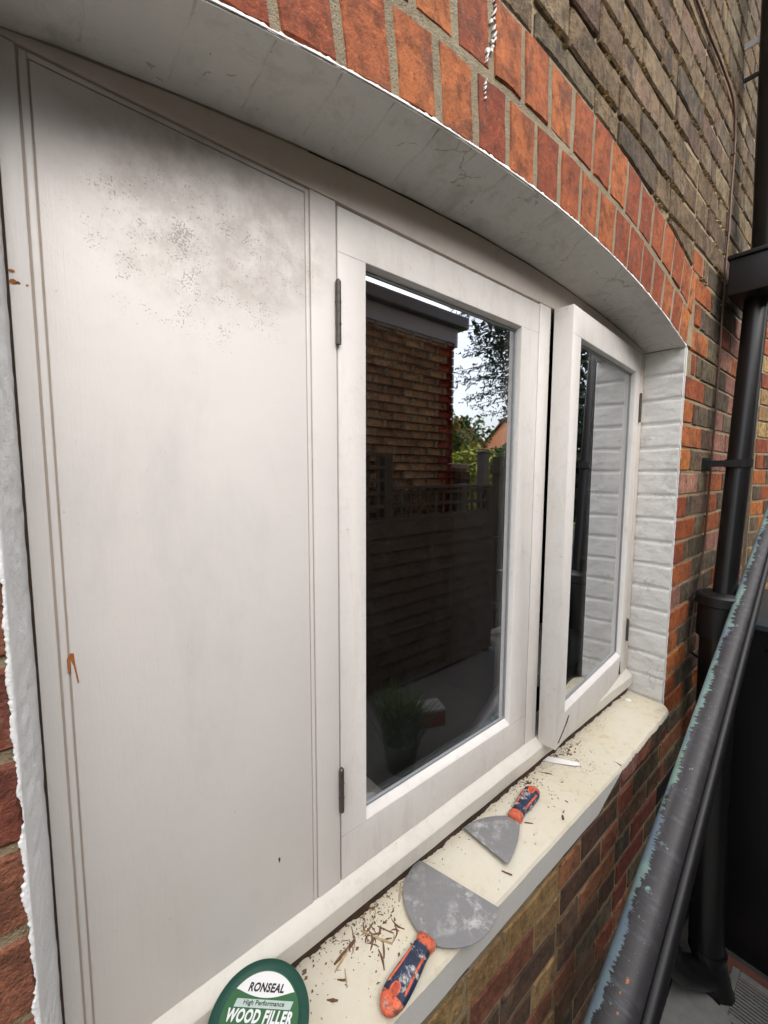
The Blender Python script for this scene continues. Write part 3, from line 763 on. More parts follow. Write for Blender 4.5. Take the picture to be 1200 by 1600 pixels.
# ------------------------------------------------------------------ outer sill
sill = empty('window_sill', (-0.2, -0.07, -0.056))
tag(sill, 'cream painted stone window sill with a broken right end baring the bricks under it', 'sill', kind='thing')
SO = Vector((0.2, 0.07, 0.056))
def sill_slab(x0, x1, front, ztop, depth_fn, name, xskew=(0, 0)):
    mb = MB(); n = 90
    rows = []
    for i in range(n + 1):
        u = i / n; f = front(x0 + (x1 - x0) * u)
        bk = x0 + (x1 - x0) * u + (xskew[0] if i == 0 else xskew[1] if i == n else 0)
        x = x0 + (x1 - x0) * u
        zt = ztop + 0.0008 * mnoise.noise((x * 14, 0, 0))
        zf = depth_fn(x)
        rows.append([mb.bm.verts.new((bk, 0.02, zf)), mb.bm.verts.new((bk, 0.02, zt + 0.004)), mb.bm.verts.new((bk * .5 + x * .5, f * .5, zt + 0.002 + .0007 * mnoise.noise((x * 20, 4, 1)))), mb.bm.verts.new((x, f + 0.004, zt)), mb.bm.verts.new((x, f, zt - 0.005)), mb.bm.verts.new((x, f - 0.001, zf))])
    for p, q in zip(rows, rows[1:]):
        for j in range(6):
            fc = mb.face([p[j], p[(j + 1) % 6], q[(j + 1) % 6], q[j]])
            if fc and j in (4,): fc.material_index = 1
    mb.face(rows[0]); mb.face(rows[-1])
    o = mb.build(name, M_SILLTOP, sill, smooth=30); o.data.materials.append(M_SILLFRONT); o.location = SO
    return o
fr1 = lambda x: -0.147 + 0.0012 * mnoise.noise((x * 11, 0, 7))
def dep1(x):
    if x > 0.062: return -0.056 + (x - 0.062) / 0.136 * 0.047 + 0.002 * mnoise.noise((x * 60, 0, 0))
    return -0.057
sill_slab(-1.05, 0.198, fr1, -0.003, dep1, 'sill_slab', (0, 0.03))
def fr2(x):
    u = (x - 0.20) / 0.41
    return -0.147 + 0.008 * u + 0.004 * mnoise.noise((x * 16, 2, 2)) + 0.0028 * mnoise.noise((x * 60, 2, 2)) + (0.05 * max(0, (x - 0.585) / 0.055) ** 2)
sill_slab(0.1995, 0.645, fr2, -0.003, lambda x: -0.012 + 0.003 * mnoise.noise((x * 40, 9, 9)), 'sill_slab', (0.03, 0))
MB().box(-1.0, 0.62, -0.118, 0.02, -0.07, -0.0135).build('sill_bed', M_MORTAR, sill).location = SO
for (a, b, zt, dz, y, m) in ((0.145, 0.205, -0.016, 0.032, -0.143, 'mauve'), (0.209, 0.312, -0.013, 0.048, -0.145, 'pink'), (0.318, 0.425, -0.014, 0.052, -0.142, 'rust'), (0.43, 0.535, -0.014, 0.056, -0.140, 'brown'), (0.54, 0.62, -0.014, 0.055, -0.132, 'tan')):
    mb = MB(); n = 7
    pts = [(a, zt)] + [(a + (b - a) * i / n, zt - dz + 0.012 * mnoise.noise((a * 31 + i * .8, 0, 0)) + 0.01 * (i == 0)) for i in range(n + 1)] + [(b, zt)]
    mb.prism(pts, y, -0.06); mb.bevel(0.003, 1, 50)
    mb.build('brick', BR[m], sill, smooth=40).location = SO

# ------------------------------------------------------------------ downpipe, cable, wall beyond
dp = empty('downpipe', (0.93, -0.2, GZ))
tag(dp, 'black plastic downpipe with a square hopper joint standing off the brick wall', 'downpipe', kind='thing')
DO = -Vector(dp.location)
def dpart(mb, name, mat, smooth=40, parent=None):
    o = mb.build(name, mat, parent or dp, smooth=smooth); o.location = DO if parent is None else (0, 0, 0); return o
px0 = Vector((0.885, -0.2, 0.33)); px1 = Vector((1.02, -0.2, 1.36))
dpart(MB().tube([px0, px1], 0.034, 28), 'pipe', M_BLACK)
dpart(MB().tube([(0.60, -0.2, 4.5), (1.135, -0.2, 1.48)], 0.044, 28), 'pipe', M_BLACK)
mb = MB(); mb.prism([(0.905, -0.30), (1.25, -0.30), (1.25, -0.14), (0.905, -0.14)], 1.352, 1.468, 'z'); mb.bevel(0.006, 2)
hp = dpart(mb, 'hopper', M_BLACKM)
mb = MB(); mb.prism([(0.899, -0.306), (1.256, -0.306), (1.256, -0.135), (0.899, -0.135)], 1.4685, 1.482, 'z'); mb.bevel(0.003, 2)
mb.build('hopper_rim', M_BLACKM, hp, smooth=40)
# clip: back plate, arm, ring with lugs
mb = MB(); zc = 0.79; xc = px0.x + (px1.x - px0.x) * (zc - px0.z) / (px1.z - px0.z)
mb.tube([(xc, -0.2, zc - 0.014), (xc, -0.2, zc + 0.014)], 0.0385, 28)
mb.box(xc - 0.034, xc - 0.008, -0.2, -0.112, zc - 0.011, zc + 0.011); mb.box(xc - 0.06, xc + 0.02, -0.116, -0.108, zc - 0.02, zc + 0.02)
mb.box(xc - 0.052, xc - 0.036, -0.215, -0.185, zc - 0.012, zc + 0.012)
dpart(mb, 'pipe_clip', M_BLACKM)
# socket and lower soil pipe
mb = MB(); mb.tube([(0.88, -0.195, 0.19), (0.88, -0.195, 0.30), (0.88, -0.195, 0.305), (0.88, -0.195, 0.335), (0.88, -0.195, 0.342)], [0.066, 0.066, 0.074, 0.074, 0.066], 32)
mb.tube([(0.88, -0.195, 0.342), (0.88, -0.195, 0.346)], [0.058, 0.050], 32)
dpart(mb, 'pipe_socket', M_BLACKM)
dpart(MB().tube([(0.88, -0.195, 0.2), (0.905, -0.2, -0.45), (0.925, -0.22, -1.0), (0.93, -0.235, -1.09), (0.935, -0.25, -1.165), (0.94, -0.26, GZ + .003)], [0.055, 0.055, 0.055, 0.056, 0.058, 0.058], 32), 'soil_pipe', M_BLACK)
dpart(MB().tube([(0.925, -0.225, -1.045), (0.927, -0.226, -1.02)], 0.0595, 32), 'pipe_collar', M_BLACK)
# upper bracket of galvanised strap
mb = MB(); mb.box(1.045, 1.052, -0.20, -0.1, 2.215, 2.235); dpart(mb, 'strap_bracket', M_GALV)
mb = MB(); mb.box(1.06, 1.068, -0.2, -0.1, 2.12, 2.132); mb.box(1.05, 1.078, -0.112, -0.1, 2.105, 2.145); dpart(mb, 'pipe_bracket', M_BLACKM)

# branch pipe low beside the downpipe
bp = empty('branch_drain_pipe', (0.78, -0.17, GZ)); tag(bp, 'short black drain elbow lying low behind the leaning rail, left of the downpipe foot', 'drain pipe', kind='thing')
mb = MB(); mb.tube([(-0.02, 0.05, 0.22), (0.0, 0.03, 0.17), (0.03, 0.0, 0.125), (0.08, -0.03, 0.10), (0.12, -0.06, 0.09)], 0.05, 24)
mb.build('elbow', M_BLACK, bp, smooth=40)
mb = MB(); mb.tube([(-0.028, 0.056, 0.24), (-0.014, 0.042, 0.20)], 0.058, 24); mb.build('collar', M_BLACK, bp, smooth=40)

# cable
cpts = [(-1.2, 2.03), (0.2, 2.012), (0.49, 2.009), (0.637, 2.004), (0.78, 2.004), (0.86, 2.0), (0.925, 1.988), (0.962, 1.955), (0.978, 1.90), (0.983, 1.81), (0.983, 1.60), (0.980, 1.515), (0.982, 1.25), (0.986, 0.987), (0.978, 0.74), (0.965, 0.495), (0.925, 0.36), (0.88, 0.225), (0.868, 0.17), (0.87, 0.125), (0.885, 0.10)]
sm = []
for i in range(len(cpts) - 1):
    for j in range(4):
        f = j / 4; x = cpts[i][0] * (1 - f) + cpts[i + 1][0] * f; z = cpts[i][1] * (1 - f) + cpts[i + 1][1] * f
        sm.append((x + 0.0012 * mnoise.noise((z * 6, x * 6, 0)), YW - 0.0065 + 0.0012 * mnoise.noise((z * 9, x * 9, 4)), z))
cb = MB(); cb.tube(sm, 0.0035, 8); cab = cb.build('wall_cable', M_CABLE, None, smooth=True)
tag(cab, 'thin brown cable clipped down the brick wall left of the black downpipe', 'cable', kind='thing')
mb = MB()
for z in (1.85, 1.35, 1.18, 0.8, 0.6):
    x = min(sm, key=lambda p: abs(p[2] - z) + (9 if p[0] < .9 else 0))[0]
    mb.box(x - 0.005, x + 0.005, YW - 0.011, YW + 0.002, z - 0.0035, z + 0.0035)
mb.bevel(0.0015, 1).build('cable_clip', M_CABLE, cab)
cc = MB(); cc.tube([(0.885, YW - 0.006, 0.105), (0.93, YW - 0.02, 0.075), (1.0, YW - 0.05, 0.045), (1.1, YW - 0.09, 0.0)], 0.0055, 8)
tag(cc.build('drain_hose', M_BLACKM, None, smooth=True), 'thin black hose running from the cable end towards the downpipe', 'hose')

# side wall of orange brick beyond the pipe
sw = empty('brick_return_wall', (1.74, -0.125, GZ), -0.12); tag(sw, 'orange and yellow brick wall seen in the gap right of the black downpipe', 'wall', kind='thing')
MB().box(-0.02, 2.2, 0.004, 0.2, -0.1, 6).build('mortar', M_MORTARG, sw)
rest = []
for k in range(78):
    z0 = k * GA + JN / 2; z1 = z0 + GA - JN
    x = -0.01 - (0.06 if k % 2 else 0); p = k
    while x < 2.1:
        w = 0.215 if p % 2 else 0.1025
        m = BR[rnd.choice(['orange', 'orange', 'yellow', 'red', 'tan', 'yellow', 'dark'])]
        a = max(x + JN / 2, -0.015); b = x + w + JN / 2
        if b - a > 0.03:
            o = put_brick(sw, a, b, z0, z1, 0, m, 'smooth')
            q = to_px(Matrix.Translation((1.74, -0.125, GZ)) @ Matrix.Rotation(-0.12, 4, 'Z') @ Vector(((a + b) / 2, 0, z0)))
            if not (q and 1100 < q[0] < 1215 and 440 < q[1] < 1000): rest.append(o)
        x += w + JN; p += 1
join_stuff(rest, 'brick', sw)

# ------------------------------------------------------------------ leaning rail (old painted half-round length)
def axis_frame(p0, p1, toward):
    a = (p1 - p0).normalized(); n = (toward - (p0 + p1) / 2); n = (n - a * n.dot(a)).normalized(); w = n.cross(a) * -1
    return a, w, n
P0 = CP + 0.83 * (F_ + R_ * ((955 - 600) / FPX) + U_ * ((800 - 1600) / FPX)); P1 = CP + 1.50 * (F_ + R_ * ((1184 - 600) / FPX) + U_ * ((800 - 870) / FPX))
ax, wv, nv = axis_frame(P0, P1, CP)
Lr = (P1 - P0).length
t = NT('flaking black paint over teal'); v = t.coord()
xyz = t.sep(v)
hwid = t.math('MULTIPLY_ADD', xyz[0], -0.0188 / Lr, 0.041)
vs = t.coord(False, (1.0, 0.18, 0.18)); n1 = t.noise(vs, 30, 5, 0.7); n2 = t.noise(vs, 150, 4, 0.75); n3 = t.noise(v, 11, 4)
edge = t.math('MULTIPLY_ADD', n1, 0.022, t.math('MULTIPLY_ADD', t.ramp(n2, [(0.38, 0.0), (0.62, 1.0)]), 0.011, t.math('MULTIPLY', t.ramp(n3, [(0.35, 0.0), (0.65, 1.0)]), 0.013)))
teal = t.math('MULTIPLY', t.math('LESS_THAN', t.math('ADD', xyz[1], hwid), t.math('SUBTRACT', edge, 0.0105)), t.math('GREATER_THAN', xyz[2], -0.004))
basec = t.mix(t.noise(v, 60, 5, 0.7), (0.026, 0.025, 0.028), (0.05, 0.047, 0.05))
scf = t.noise(t.coord(False, (1.0, 0.3, 0.3)), 55, 6, 0.8); basec = t.mix(t.math('MULTIPLY', t.ramp(scf, [(0.52, 0.0), (0.7, 1.0)]), 0.5), basec, (0.12, 0.13, 0.145))
spk = t.n('ShaderNodeTexVoronoi'); t.l(v, spk.inputs['Vector']); spk.inputs['Scale'].default_value = 130
sm_ = t.math('MULTIPLY', t.math('LESS_THAN', spk.outputs['Distance'], 0.10), t.math('GREATER_THAN', t.noise(v, 16, 3), 0.56))
basec = t.mix(t.math('MULTIPLY', sm_, 0.7), basec, (0.35, 0.38, 0.42))
pat = t.math('MULTIPLY', t.math('GREATER_THAN', t.noise(v, 34, 6, 0.75), 0.615), t.math('LESS_THAN', xyz[1], 0.004)); teal = t.math('MAXIMUM', teal, t.math('MULTIPLY', pat, t.math('GREATER_THAN', xyz[2], 0.0)))
tc = t.mix(t.ramp(t.noise(v, 9, 4), [(0.4, 0.0), (0.6, 1.0)]), (0.21, 0.32, 0.275), (0.15, 0.205, 0.26))
for (cx, cy, rr) in ((0.075, 0.004, 0.0042), (0.05, -0.001, 0.0022), (0.02, 0.004, 0.003)):
    dx = t.math('SUBTRACT', xyz[0], cx); dy = t.math('SUBTRACT', xyz[1], cy)
    d = t.math('SQRT', t.math('ADD', t.math('MULTIPLY', t.math('MULTIPLY', dx, dx), 0.35), t.math('MULTIPLY', dy, dy)))
    basec = t.mix(t.math('LESS_THAN', t.math('MULTIPLY_ADD', t.noise(v, 260, 4, .8), rr * 3.0, d), rr * 2.1), basec, (0.40, 0.14, 0.03))
M_RAIL = t.done(t.mix(teal, basec, tc), t.math('MULTIPLY_ADD', teal, 0.25, 0.42), t.bump(t.math('ADD', n2, t.math('MULTIPLY', teal, -0.5)), 0.001, 0.3), 0.4)
rail = empty('leaning_rail'); tag(rail, 'long dark grey leaning rail with flaking teal paint, in front of the downpipe', 'rail', kind='thing')
rail.matrix_world = Matrix.Translation(P0) @ Matrix((ax, wv, nv)).transposed().to_4x4()
prof = []
def rail_sweep(base, name, mat, bev=None):
    mb = MB(); rings = []
    for i in range(41):
        x = -0.62 + (Lr + 0.95) * i / 40; k = 0.041 + (0.0222 - 0.041) * min(1.2, max(-0.3, x / Lr))
        rings.append([mb.bm.verts.new((x, p[0] * k, p[1] * k)) for p in base])
    for p, q in zip(rings, rings[1:]):
        for j in range(len(base)): mb.face([p[j], p[(j + 1) % len(base)], q[(j + 1) % len(base)], q[j]])
    mb.face(rings[0]); mb.face(rings[-1])
    return mb.build(name, mat, rail, smooth=40)
prof = [(math.cos(math.pi * (1 - k / 20)), 0.72 * math.sin(math.pi * (1 - k / 20)) ** 0.8) for k in range(21)] + [(1, -0.3), (-1, -0.3)]
rail_sweep(prof, 'rail_body', M_RAIL)
rail_sweep([(0.99, -0.12), (1.02, 0.04), (1.10, 0.09), (1.3, 0.10), (1.45, 0.03), (1.6, -0.10), (1.68, -0.3), (1.7, -0.5), (1.3, -0.7), (1.03, -0.6)], 'rail_lip', M_BLACKM)

# ------------------------------------------------------------------ bin, hose, ground things
bn = empty('wheelie_bin', (1.42, -0.48, GZ)); tag(bn, 'tall black plastic bin standing in the dark passage beyond the leaning rail', 'bin', kind='thing')
mb = MB()
rows = []
for (z, s) in ((0.0, 0.86), (0.02, 0.88), (1.3, 1.0), (1.36, 1.03), (1.38, 1.03)):
    hx, hy = 0.30 * s, 0.33 * s; r = 0.05
    ring = []
    for cxs, cys, a0 in ((1, 1, 0), (-1, 1, 90), (-1, -1, 180), (1, -1, 270)):
        for j in range(5):
            a = math.radians(a0 + 90 * j / 4); ring.append(mb.bm.verts.new((cxs * (hx - r) + r * math.cos(a), cys * (hy - r) + r * math.sin(a), z)))
    rows.append(ring)
for p, q in zip(rows, rows[1:]):
    for j in range(20): mb.face([p[j], p[(j + 1) % 20], q[(j + 1) % 20], q[j]])
mb.face(rows[0][::-1]); mb.face(rows[-1])
mb.build('body', M_BLACKM, bn, smooth=40)
mb = MB(); mb.grid(lambda u, w: ((u - .5) * 0.66, (w - .5) * 0.72, 1.40 + 0.045 * math.sin(math.pi * min(1, max(0, w))) ** 0.5 * math.sin(math.pi * u) ** 0.4), 12, 12)
mb.prism([(-0.33, -0.36), (0.33, -0.36), (0.33, 0.36), (-0.33, 0.36)], 1.381, 1.40, 'z')
mb.build('lid', simple('dull blue black lid', (0.03, 0.042, 0.05), 0.4, 0.2, 20), bn, smooth=40)
hs_ = MB(); pts = []; rad_ = []
for i in range(80):
    f = i / 79; pts.append((1.075 + 0.01 * math.sin(f * 3), -0.30 - 0.26 * f, 0.13 - 0.09 * math.sin(math.pi * min(1, f * 1.1)))); rad_.append(0.0125 if i % 2 else 0.0155)
hs_.tube(pts, rad_, 12)
tag(hs_.build('corrugated_hose', M_BLACKM, None, smooth=60), 'black corrugated hose sagging across the front of the black bin', 'hose')
cbk = MB(); cbk.prism([(0.60, -0.16), (0.89, -0.14), (0.905, -0.19), (0.86, -0.32), (0.62, -0.34)], GZ + 0.002, GZ + 0.035, 'z'); cbk.bevel(0.008, 2)
tag(cbk.build('concrete_slab', simple('pale concrete', (0.24, 0.235, 0.22), 0.9, 0.2, 40, 0.4), None, smooth=30), 'pale concrete slab at the foot of the downpipe', 'slab')
dg = empty('drain_grate', (0.97, -0.39, GZ + 0.004), 0.0); tag(dg, 'grey slatted drain grate on the ground beside the downpipe foot', 'grate')
M_GR = simple('grey weathered plastic', (0.20, 0.20, 0.185), 0.7, 0.2, 60, 0.2)
mb = MB(); mb.box(-0.11, 0.11, -0.11, -0.085, 0, 0.022); mb.box(-0.11, 0.11, 0.085, 0.11, 0, 0.022); mb.box(-0.11, -0.085, -0.085, 0.085, 0, 0.022); mb.box(0.085, 0.11, -0.085, 0.085, 0, 0.022)
mb.bevel(0.003, 1).build('grate_frame', M_GR, dg)
MB().box(-0.085, 0.085, -0.085, 0.085, 0.0, 0.003).build('grate_pit', M_BLACKM, dg)
slat = MB().box(-0.0035, 0.0035, -0.084, 0.084, 0.006, 0.02).build('slat', M_GR, dg)
for i in range(12):
    o = slat if i == 0 else slat.copy()
    if i: COL.objects.link(o)
    o.location = (-0.077 + i * 0.014, 0, 0)
mb = MB(); mb.prism([(1.0, -0.245), (1.12, -0.24), (1.125, -0.6), (1.085, -0.6)], GZ + 0.003, GZ + 0.02, 'z'); mb.bevel(0.004, 1)
tag(mb.build('tile_strip', simple('red brown quarry tile', (0.16, 0.06, 0.04), 0.8, 0.3, 40, 0.4), None), 'red brown tile edging on the ground under the black bin', 'tile')

# ------------------------------------------------------------------ tools on the sill
t = NT('scraped steel blade'); v = t.coord(); n1 = t.noise(v, 34, 6, 0.72, 0.15); n2 = t.noise(t.coord(False, (1, 1, 1)), 90, 5, 0.7); n3 = t.noise(v, 11, 3, 0.5)
fil_ = t.math('MULTIPLY', t.ramp(n1, [(0.5, 0.0), (0.64, 1.0)]), t.ramp(n3, [(0.42, 0.0), (0.6, 1.0)]))
M_BLADE = t.done(t.mix(t.math('MULTIPLY', fil_, 0.85), t.mix(n2, (0.17, 0.167, 0.172), (0.24, 0.237, 0.243)), (0.5, 0.5, 0.5)), 0.55, t.bump(fil_, 0.001, 0.5), 0.4, 0.0)
def handle_mat(name, a, splat):
    t = NT(name); v = t.coord(); n1 = t.noise(v, 60, 6, 0.75, 0.5); n2 = t.noise(v, 24, 4, 0.6)
    c = t.mix(t.ramp(n2, [(0.4, 0.0), (0.6, 1.0)]), a, [x * 1.6 for x in a])
    c = t.mix(t.math('MULTIPLY', t.ramp(n1, [(0.53, 0.0), (0.62, 1.0)]), splat), c, (0.55, 0.55, 0.53))
    n3 = t.noise(v, 110, 5, 0.75); c = t.mix(t.math('MULTIPLY', t.ramp(n3, [(0.5, 0.0), (0.6, 1.0)]), 0.75), c, (0.015, 0.013, 0.012))
    return t.done(c, 0.5, t.bump(n1, 0.0015, 0.6))
M_HN = handle_mat('navy rubber grip with filler splashes', (0.012, 0.022, 0.055), 0.9)
M_HO = handle_mat('orange rubber grip', (0.45, 0.085, 0.035), 0.5)
M_HR = handle_mat('red hanging hole', (0.30, 0.05, 0.03), 0.1)
def scraper(name, label, neck, tail, eL, eR, style, z=0.0):
    """flat filling knife lying on the sill: neck/tail = handle ends, eL/eR = corners of the blade edge"""
    root = empty(name, (neck[0], neck[1], z)); tag(root, label, 'scraper', kind='thing')
    d = (Vector(tail) - Vector(neck)); L = d.length; root.rotation_euler = (0, 0, math.atan2(d.y, d.x))
    inv = Matrix.Rotation(-math.atan2(d.y, d.x), 2)
    l = inv @ (Vector(eL) - Vector(neck)); r = inv @ (Vector(eR) - Vector(neck))
    nL = Vector((0.0, 0.012)); nR = Vector((0.0, -0.012))
    if (l - nL).length > (r - nL).length: l, r = r, l
    def side(a, b, bulge, n=10):
        o = []
        m = b - a; pn = Vector((-m.y, m.x)).normalized()
        if pn.dot((a + b) / 2 - (l + r) / 2) < 0: pn = -pn
        for i in range(n + 1):
            f = i / n; o.append(a + m * f + pn * bulge * m.length * math.sin(math.pi * f) ** (0.8))
        return o
    out = side(nL, l, style[0]) + side(r, nR, style[1])
    mb = MB(); mb.prism([(p.x, p.y) for p in out], -0.0006, 0.0006, 'z')
    bl = mb.build('blade', M_BLADE, root); bl.location = (0, 0, 0.0065); bl.rotation_euler = (0, 0.035, 0)
    # handle: lofted oval sections
    def loft(secs, name, mat, parent=root):
        mb = MB(); rings = []
        for (x, hw, zt, zb) in secs:
            ring = []
            for k in range(20):
                a = 2 * math.pi * k / 20; cs, sn = math.cos(a), math.sin(a)
                e = 0.75
                ring.append(mb.bm.verts.new((x, hw * math.copysign(abs(cs) ** e, cs), (zt + zb) / 2 + (zt - zb) / 2 * math.copysign(abs(sn) ** e, sn))))
            rings.append(ring)
        for p, q in zip(rings, rings[1:]):
            for k in range(20): mb.face([p[k], p[(k + 1) % 20], q[(k + 1) % 20], q[k]])
        mb.face(rings[0]); mb.face(rings[-1])
        return mb.build(name, mat, parent, smooth=50)
    sc = L / 0.118
    def hw(x):
        x /= sc
        pts = [(0.018, .0125), (0.03, .0125), (0.05, .0148), (0.075, .0165), (0.095, .0165), (0.108, .0135), (0.115, .009), (0.118, .004)]
        for (a, b), (c, e) in zip(pts, pts[1:]):
            if a <= x <= c: return (b + (e - b) * (x - a) / (c - a)) * 1.14
        return .0125
    secs = [(sc * x, hw(sc * x), 0.019 - 0.006 * max(0, (x - .1) / .018), 0.0015 + 0.003 * max(0, (x - .1) / .018)) for x in (0.018, 0.03, 0.04, 0.05, 0.06, 0.07, 0.08, 0.09, 0.098)]
    grip = loft(secs, 'grip', M_HN)
    tailp = [(sc * x, hw(sc * x), 0.0193 - 0.007 * max(0, (x - .1) / .018), 0.0012 + 0.004 * max(0, (x - .1) / .018)) for x in (0.1055, 0.109, 0.112, 0.115, 0.117, 0.118)]
    tailp = [(sc * .0982, hw(sc * .098), 0.0190, 0.0015)] + [(sc * .104, hw(sc * .104), .0186, .002)] + tailp
    loft(tailp, 'grip_end', M_HO)
    loft([(-0.003, 0.0145, 0.0125, 0.0018), (0.0, 0.0155, 0.0165, 0.0008), (0.006, 0.0165, 0.0195, 0.0004), (0.013, 0.0145, 0.019, 0.0008), (0.0178 * sc, 0.0128, 0.018, 0.0015)], 'bolster', M_HO)
    for s in (-1, 1):                             # orange inlays
        pts = []
        for i in range(14):
            x = sc * (0.028 + 0.062 * i / 13); y = s * (hw(x) * (0.80 - 0.10 * math.sin(i / 13 * math.pi)))
            pts.append((x, y, 0.0165 - (0.0004 if i in (0, 13) else 0)))
        MB().tube(pts, [0.0006] + [0.0021] * 12 + [0.0006], 8).build('inlay', M_HO, grip, smooth=True)
    mb = MB(); hx = sc * 0.092
    rg = [(hx + 0.0095 * math.cos(a), 0.0062 * math.sin(a), 0.0191) for a in [k * 2 * math.pi / 24 for k in range(25)]]
    mb.tube(rg, 0.0013, 8, cap=False); mb.build('hole_rim', M_HO, grip, smooth=True)
    mb = MB(); mb.prism([(p[0], p[1]) for p in [(hx + 0.0085 * math.cos(a), 0.0052 * math.sin(a)) for a in [k * 2 * math.pi / 20 for k in range(20)]]], 0.0185, 0.0194, 'z'); mb.build('hanging_hole', M_HR, grip)
    return root
ZS = -0.0015
scraper('filling_knife', 'wide rounded scraper with a paint spattered navy and orange grip, nearest on the sill', (-0.487, -0.112), (-0.601, -0.1385), (-0.400, -0.004), (-0.359, -0.157), (0.20, 0.23), ZS)
scraper('filling_knife', 'smaller straight edged scraper with orange collar, lying farther along the sill beside the casement', (-0.170, -0.066), (-0.055, -0.048), (-0.276, -0.012), (-0.277, -0.120), (0.10, 0.05), ZS)

# ------------------------------------------------------------------ wood filler tub
LC = Vector((-0.7539, -0.0747)); LH = 0.07; LR = 0.0629
tub = empty('filler_tub', (LC.x, LC.y, ZS), math.radians(-42)); tag(tub, 'round tub of wood filler with a dark green lid and white lettering on the sill', 'tub', kind='thing')
TN = Vector((-0.0676, -0.1089, 1)).normalized()
tub.rotation_mode = 'QUATERNION'; tub.rotation_quaternion = Vector((0, 0, 1)).rotation_difference(TN) @ tub.rotation_euler.to_quaternion(); tub.location = Vector((LC.x, LC.y, 0.07)) - TN * 0.07
def disc(r, z, n=64): return [(r * math.cos(2 * math.pi * k / n), r * math.sin(2 * math.pi * k / n), z) for k in range(n)]
def lathe(prof, name, mat, parent, smooth=35):
    mb = MB(); rings = [mb.verts(disc(r, z)) for r, z in prof]
    for p, q in zip(rings, rings[1:]):
        for k in range(64): mb.face([p[k], p[(k + 1) % 64], q[(k + 1) % 64], q[k]])
    mb.face(rings[0]); mb.face(rings[-1])
    return mb.build(name, mat, parent, smooth=smooth)
M_TG = simple('dark green lid plastic', (0.004, 0.052, 0.035), 0.35, 0.08, 80, 0.05)
M_LG = simple('mid green label print', (0.03, 0.115, 0.045), 0.4, 0.05, 20)
M_LW = simple('white label print', (0.72, 0.73, 0.74), 0.4, 0.02, 20)
M_LS = simple('silver label print', (0.42, 0.52, 0.48), 0.4, 0.1, 20)
M_LK = simple('black label print', (0.02, 0.015, 0.02), 0.4, 0.02, 20)
lathe([(0.056, 0), (0.057, 0.002), (0.0598, 0.058), (0.0598, 0.060)], 'pot', simple('white pot plastic', (0.6, 0.6, 0.58), 0.4, 0.05, 40), tub)
lid = lathe([(0.0602, 0.0575), (0.0622, 0.0585), (LR, 0.067), (0.0618, 0.0692), (0.0595, LH), (0.0525, LH), (0.0505, 0.0688), (0.0, 0.0688)], 'lid', M_TG, tub)
lab = lathe([(0.0, 0.0684), (0.0492, 0.0684), (0.0492, 0.0691), (0.0, 0.0691)], 'label', M_LG, lid)
mb = MB(); cap = [(0.0475 * math.cos(a), 0.0475 * math.sin(a)) for a in [math.radians(36 + 108 * i / 24) for i in range(25)]]
cap += [(-0.039 + 0.078 * i / 16, 0.0287 - 0.0082 * math.sin(math.pi * i / 16)) for i in range(1, 16)]
mb.prism(cap, 0.0692, 0.0695, 'z'); mb.build('white_crest', M_LW, lab)
mb = MB(); mb.prism([(-0.036, 0.0105), (0.037, 0.0105), (0.0395, 0.0187), (-0.034, 0.0187)], 0.0692, 0.0695, 'z'); mb.build('silver_band', M_LS, lab)
def text(body, x, y, width, height, mat, z, shear=0.0, bold=0.0, name='lettering'):
    cu = bpy.data.curves.new('tmp', 'FONT'); cu.body = body; cu.align_x = 'CENTER'; cu.align_y = 'CENTER'; cu.extrude = 0.01; cu.offset = bold; cu.resolution_u = 3; cu.space_character = 1.0 + bold * 2.2
    to = bpy.data.objects.new('tmp', cu); COL.objects.link(to)
    dg_ = bpy.context.evaluated_depsgraph_get(); dg_.update()
    me = bpy.data.meshes.new_from_object(to.evaluated_get(dg_)); bpy.data.objects.remove(to)
    xs = [v.co.x for v in me.vertices]; ys = [v.co.y for v in me.vertices]; w0, h0 = max(xs) - min(xs), max(ys) - min(ys); mx, my = (max(xs) + min(xs)) / 2, (max(ys) + min(ys)) / 2
    for v in me.vertices:
        yy = (v.co.y - my) / h0 * height; v.co = (x + (v.co.x - mx) / w0 * width + shear * yy, y + yy, z + (0.0002 if v.co.z > 0 else -0.0001))
    me.name = name; me.materials.clear()
    return link(name, me, mat, lab)
text('RONSEAL', 0.0015, 0.0305, 0.047, 0.0095, M_LK, 0.0697, 0.20, 0.035)
text('High Performance', 0.002, 0.0146, 0.053, 0.0062, M_LK, 0.0697, 0.1, 0.012)
text('WOOD FILLER', 0.0, 0.0027, 0.085, 0.0132, M_LW, 0.0695, 0.18, 0.04)
text('WHITE', -0.004, -0.0118, 0.04, 0.0095, M_LW, 0.0695, 0.18, 0.03)

# ------------------------------------------------------------------ wood splinters and crumbs on the sill
def splinter(x, y, L, w, ang, mat, h=0.003, bend=0.0):
    mb = MB(); n = 5; c, s = math.cos(ang), math.sin(ang); rows = []
    for i in range(n + 1):
        u = (i / n - 0.5) * L; ww = w * (0.35 + 0.65 * math.sin(math.pi * min(.95, max(.08, i / n)))) * rnd.uniform(.75, 1.2) / 2
        o = bend * math.sin(math.pi * i / n) * L; hh = h * rnd.uniform(.6, 1.1)
        rows.append([mb.bm.verts.new((u, o - ww, 0)), mb.bm.verts.new((u, o - ww * .6, hh)), mb.bm.verts.new((u, o + ww * .5, hh * .9)), mb.bm.verts.new((u, o + ww, 0))])
    for p, q in zip(rows, rows[1:]):
        for j in range(4): mb.face([p[j], p[(j + 1) % 4], q[(j + 1) % 4], q[j]])
    mb.face(rows[0]); mb.face(rows[-1])
    o = mb.build('wood_splinter', mat); o.location = (x, y, ZS); o.rotation_euler = (rnd.uniform(-.06, .06), rnd.uniform(-.05, .02), ang)
    return o
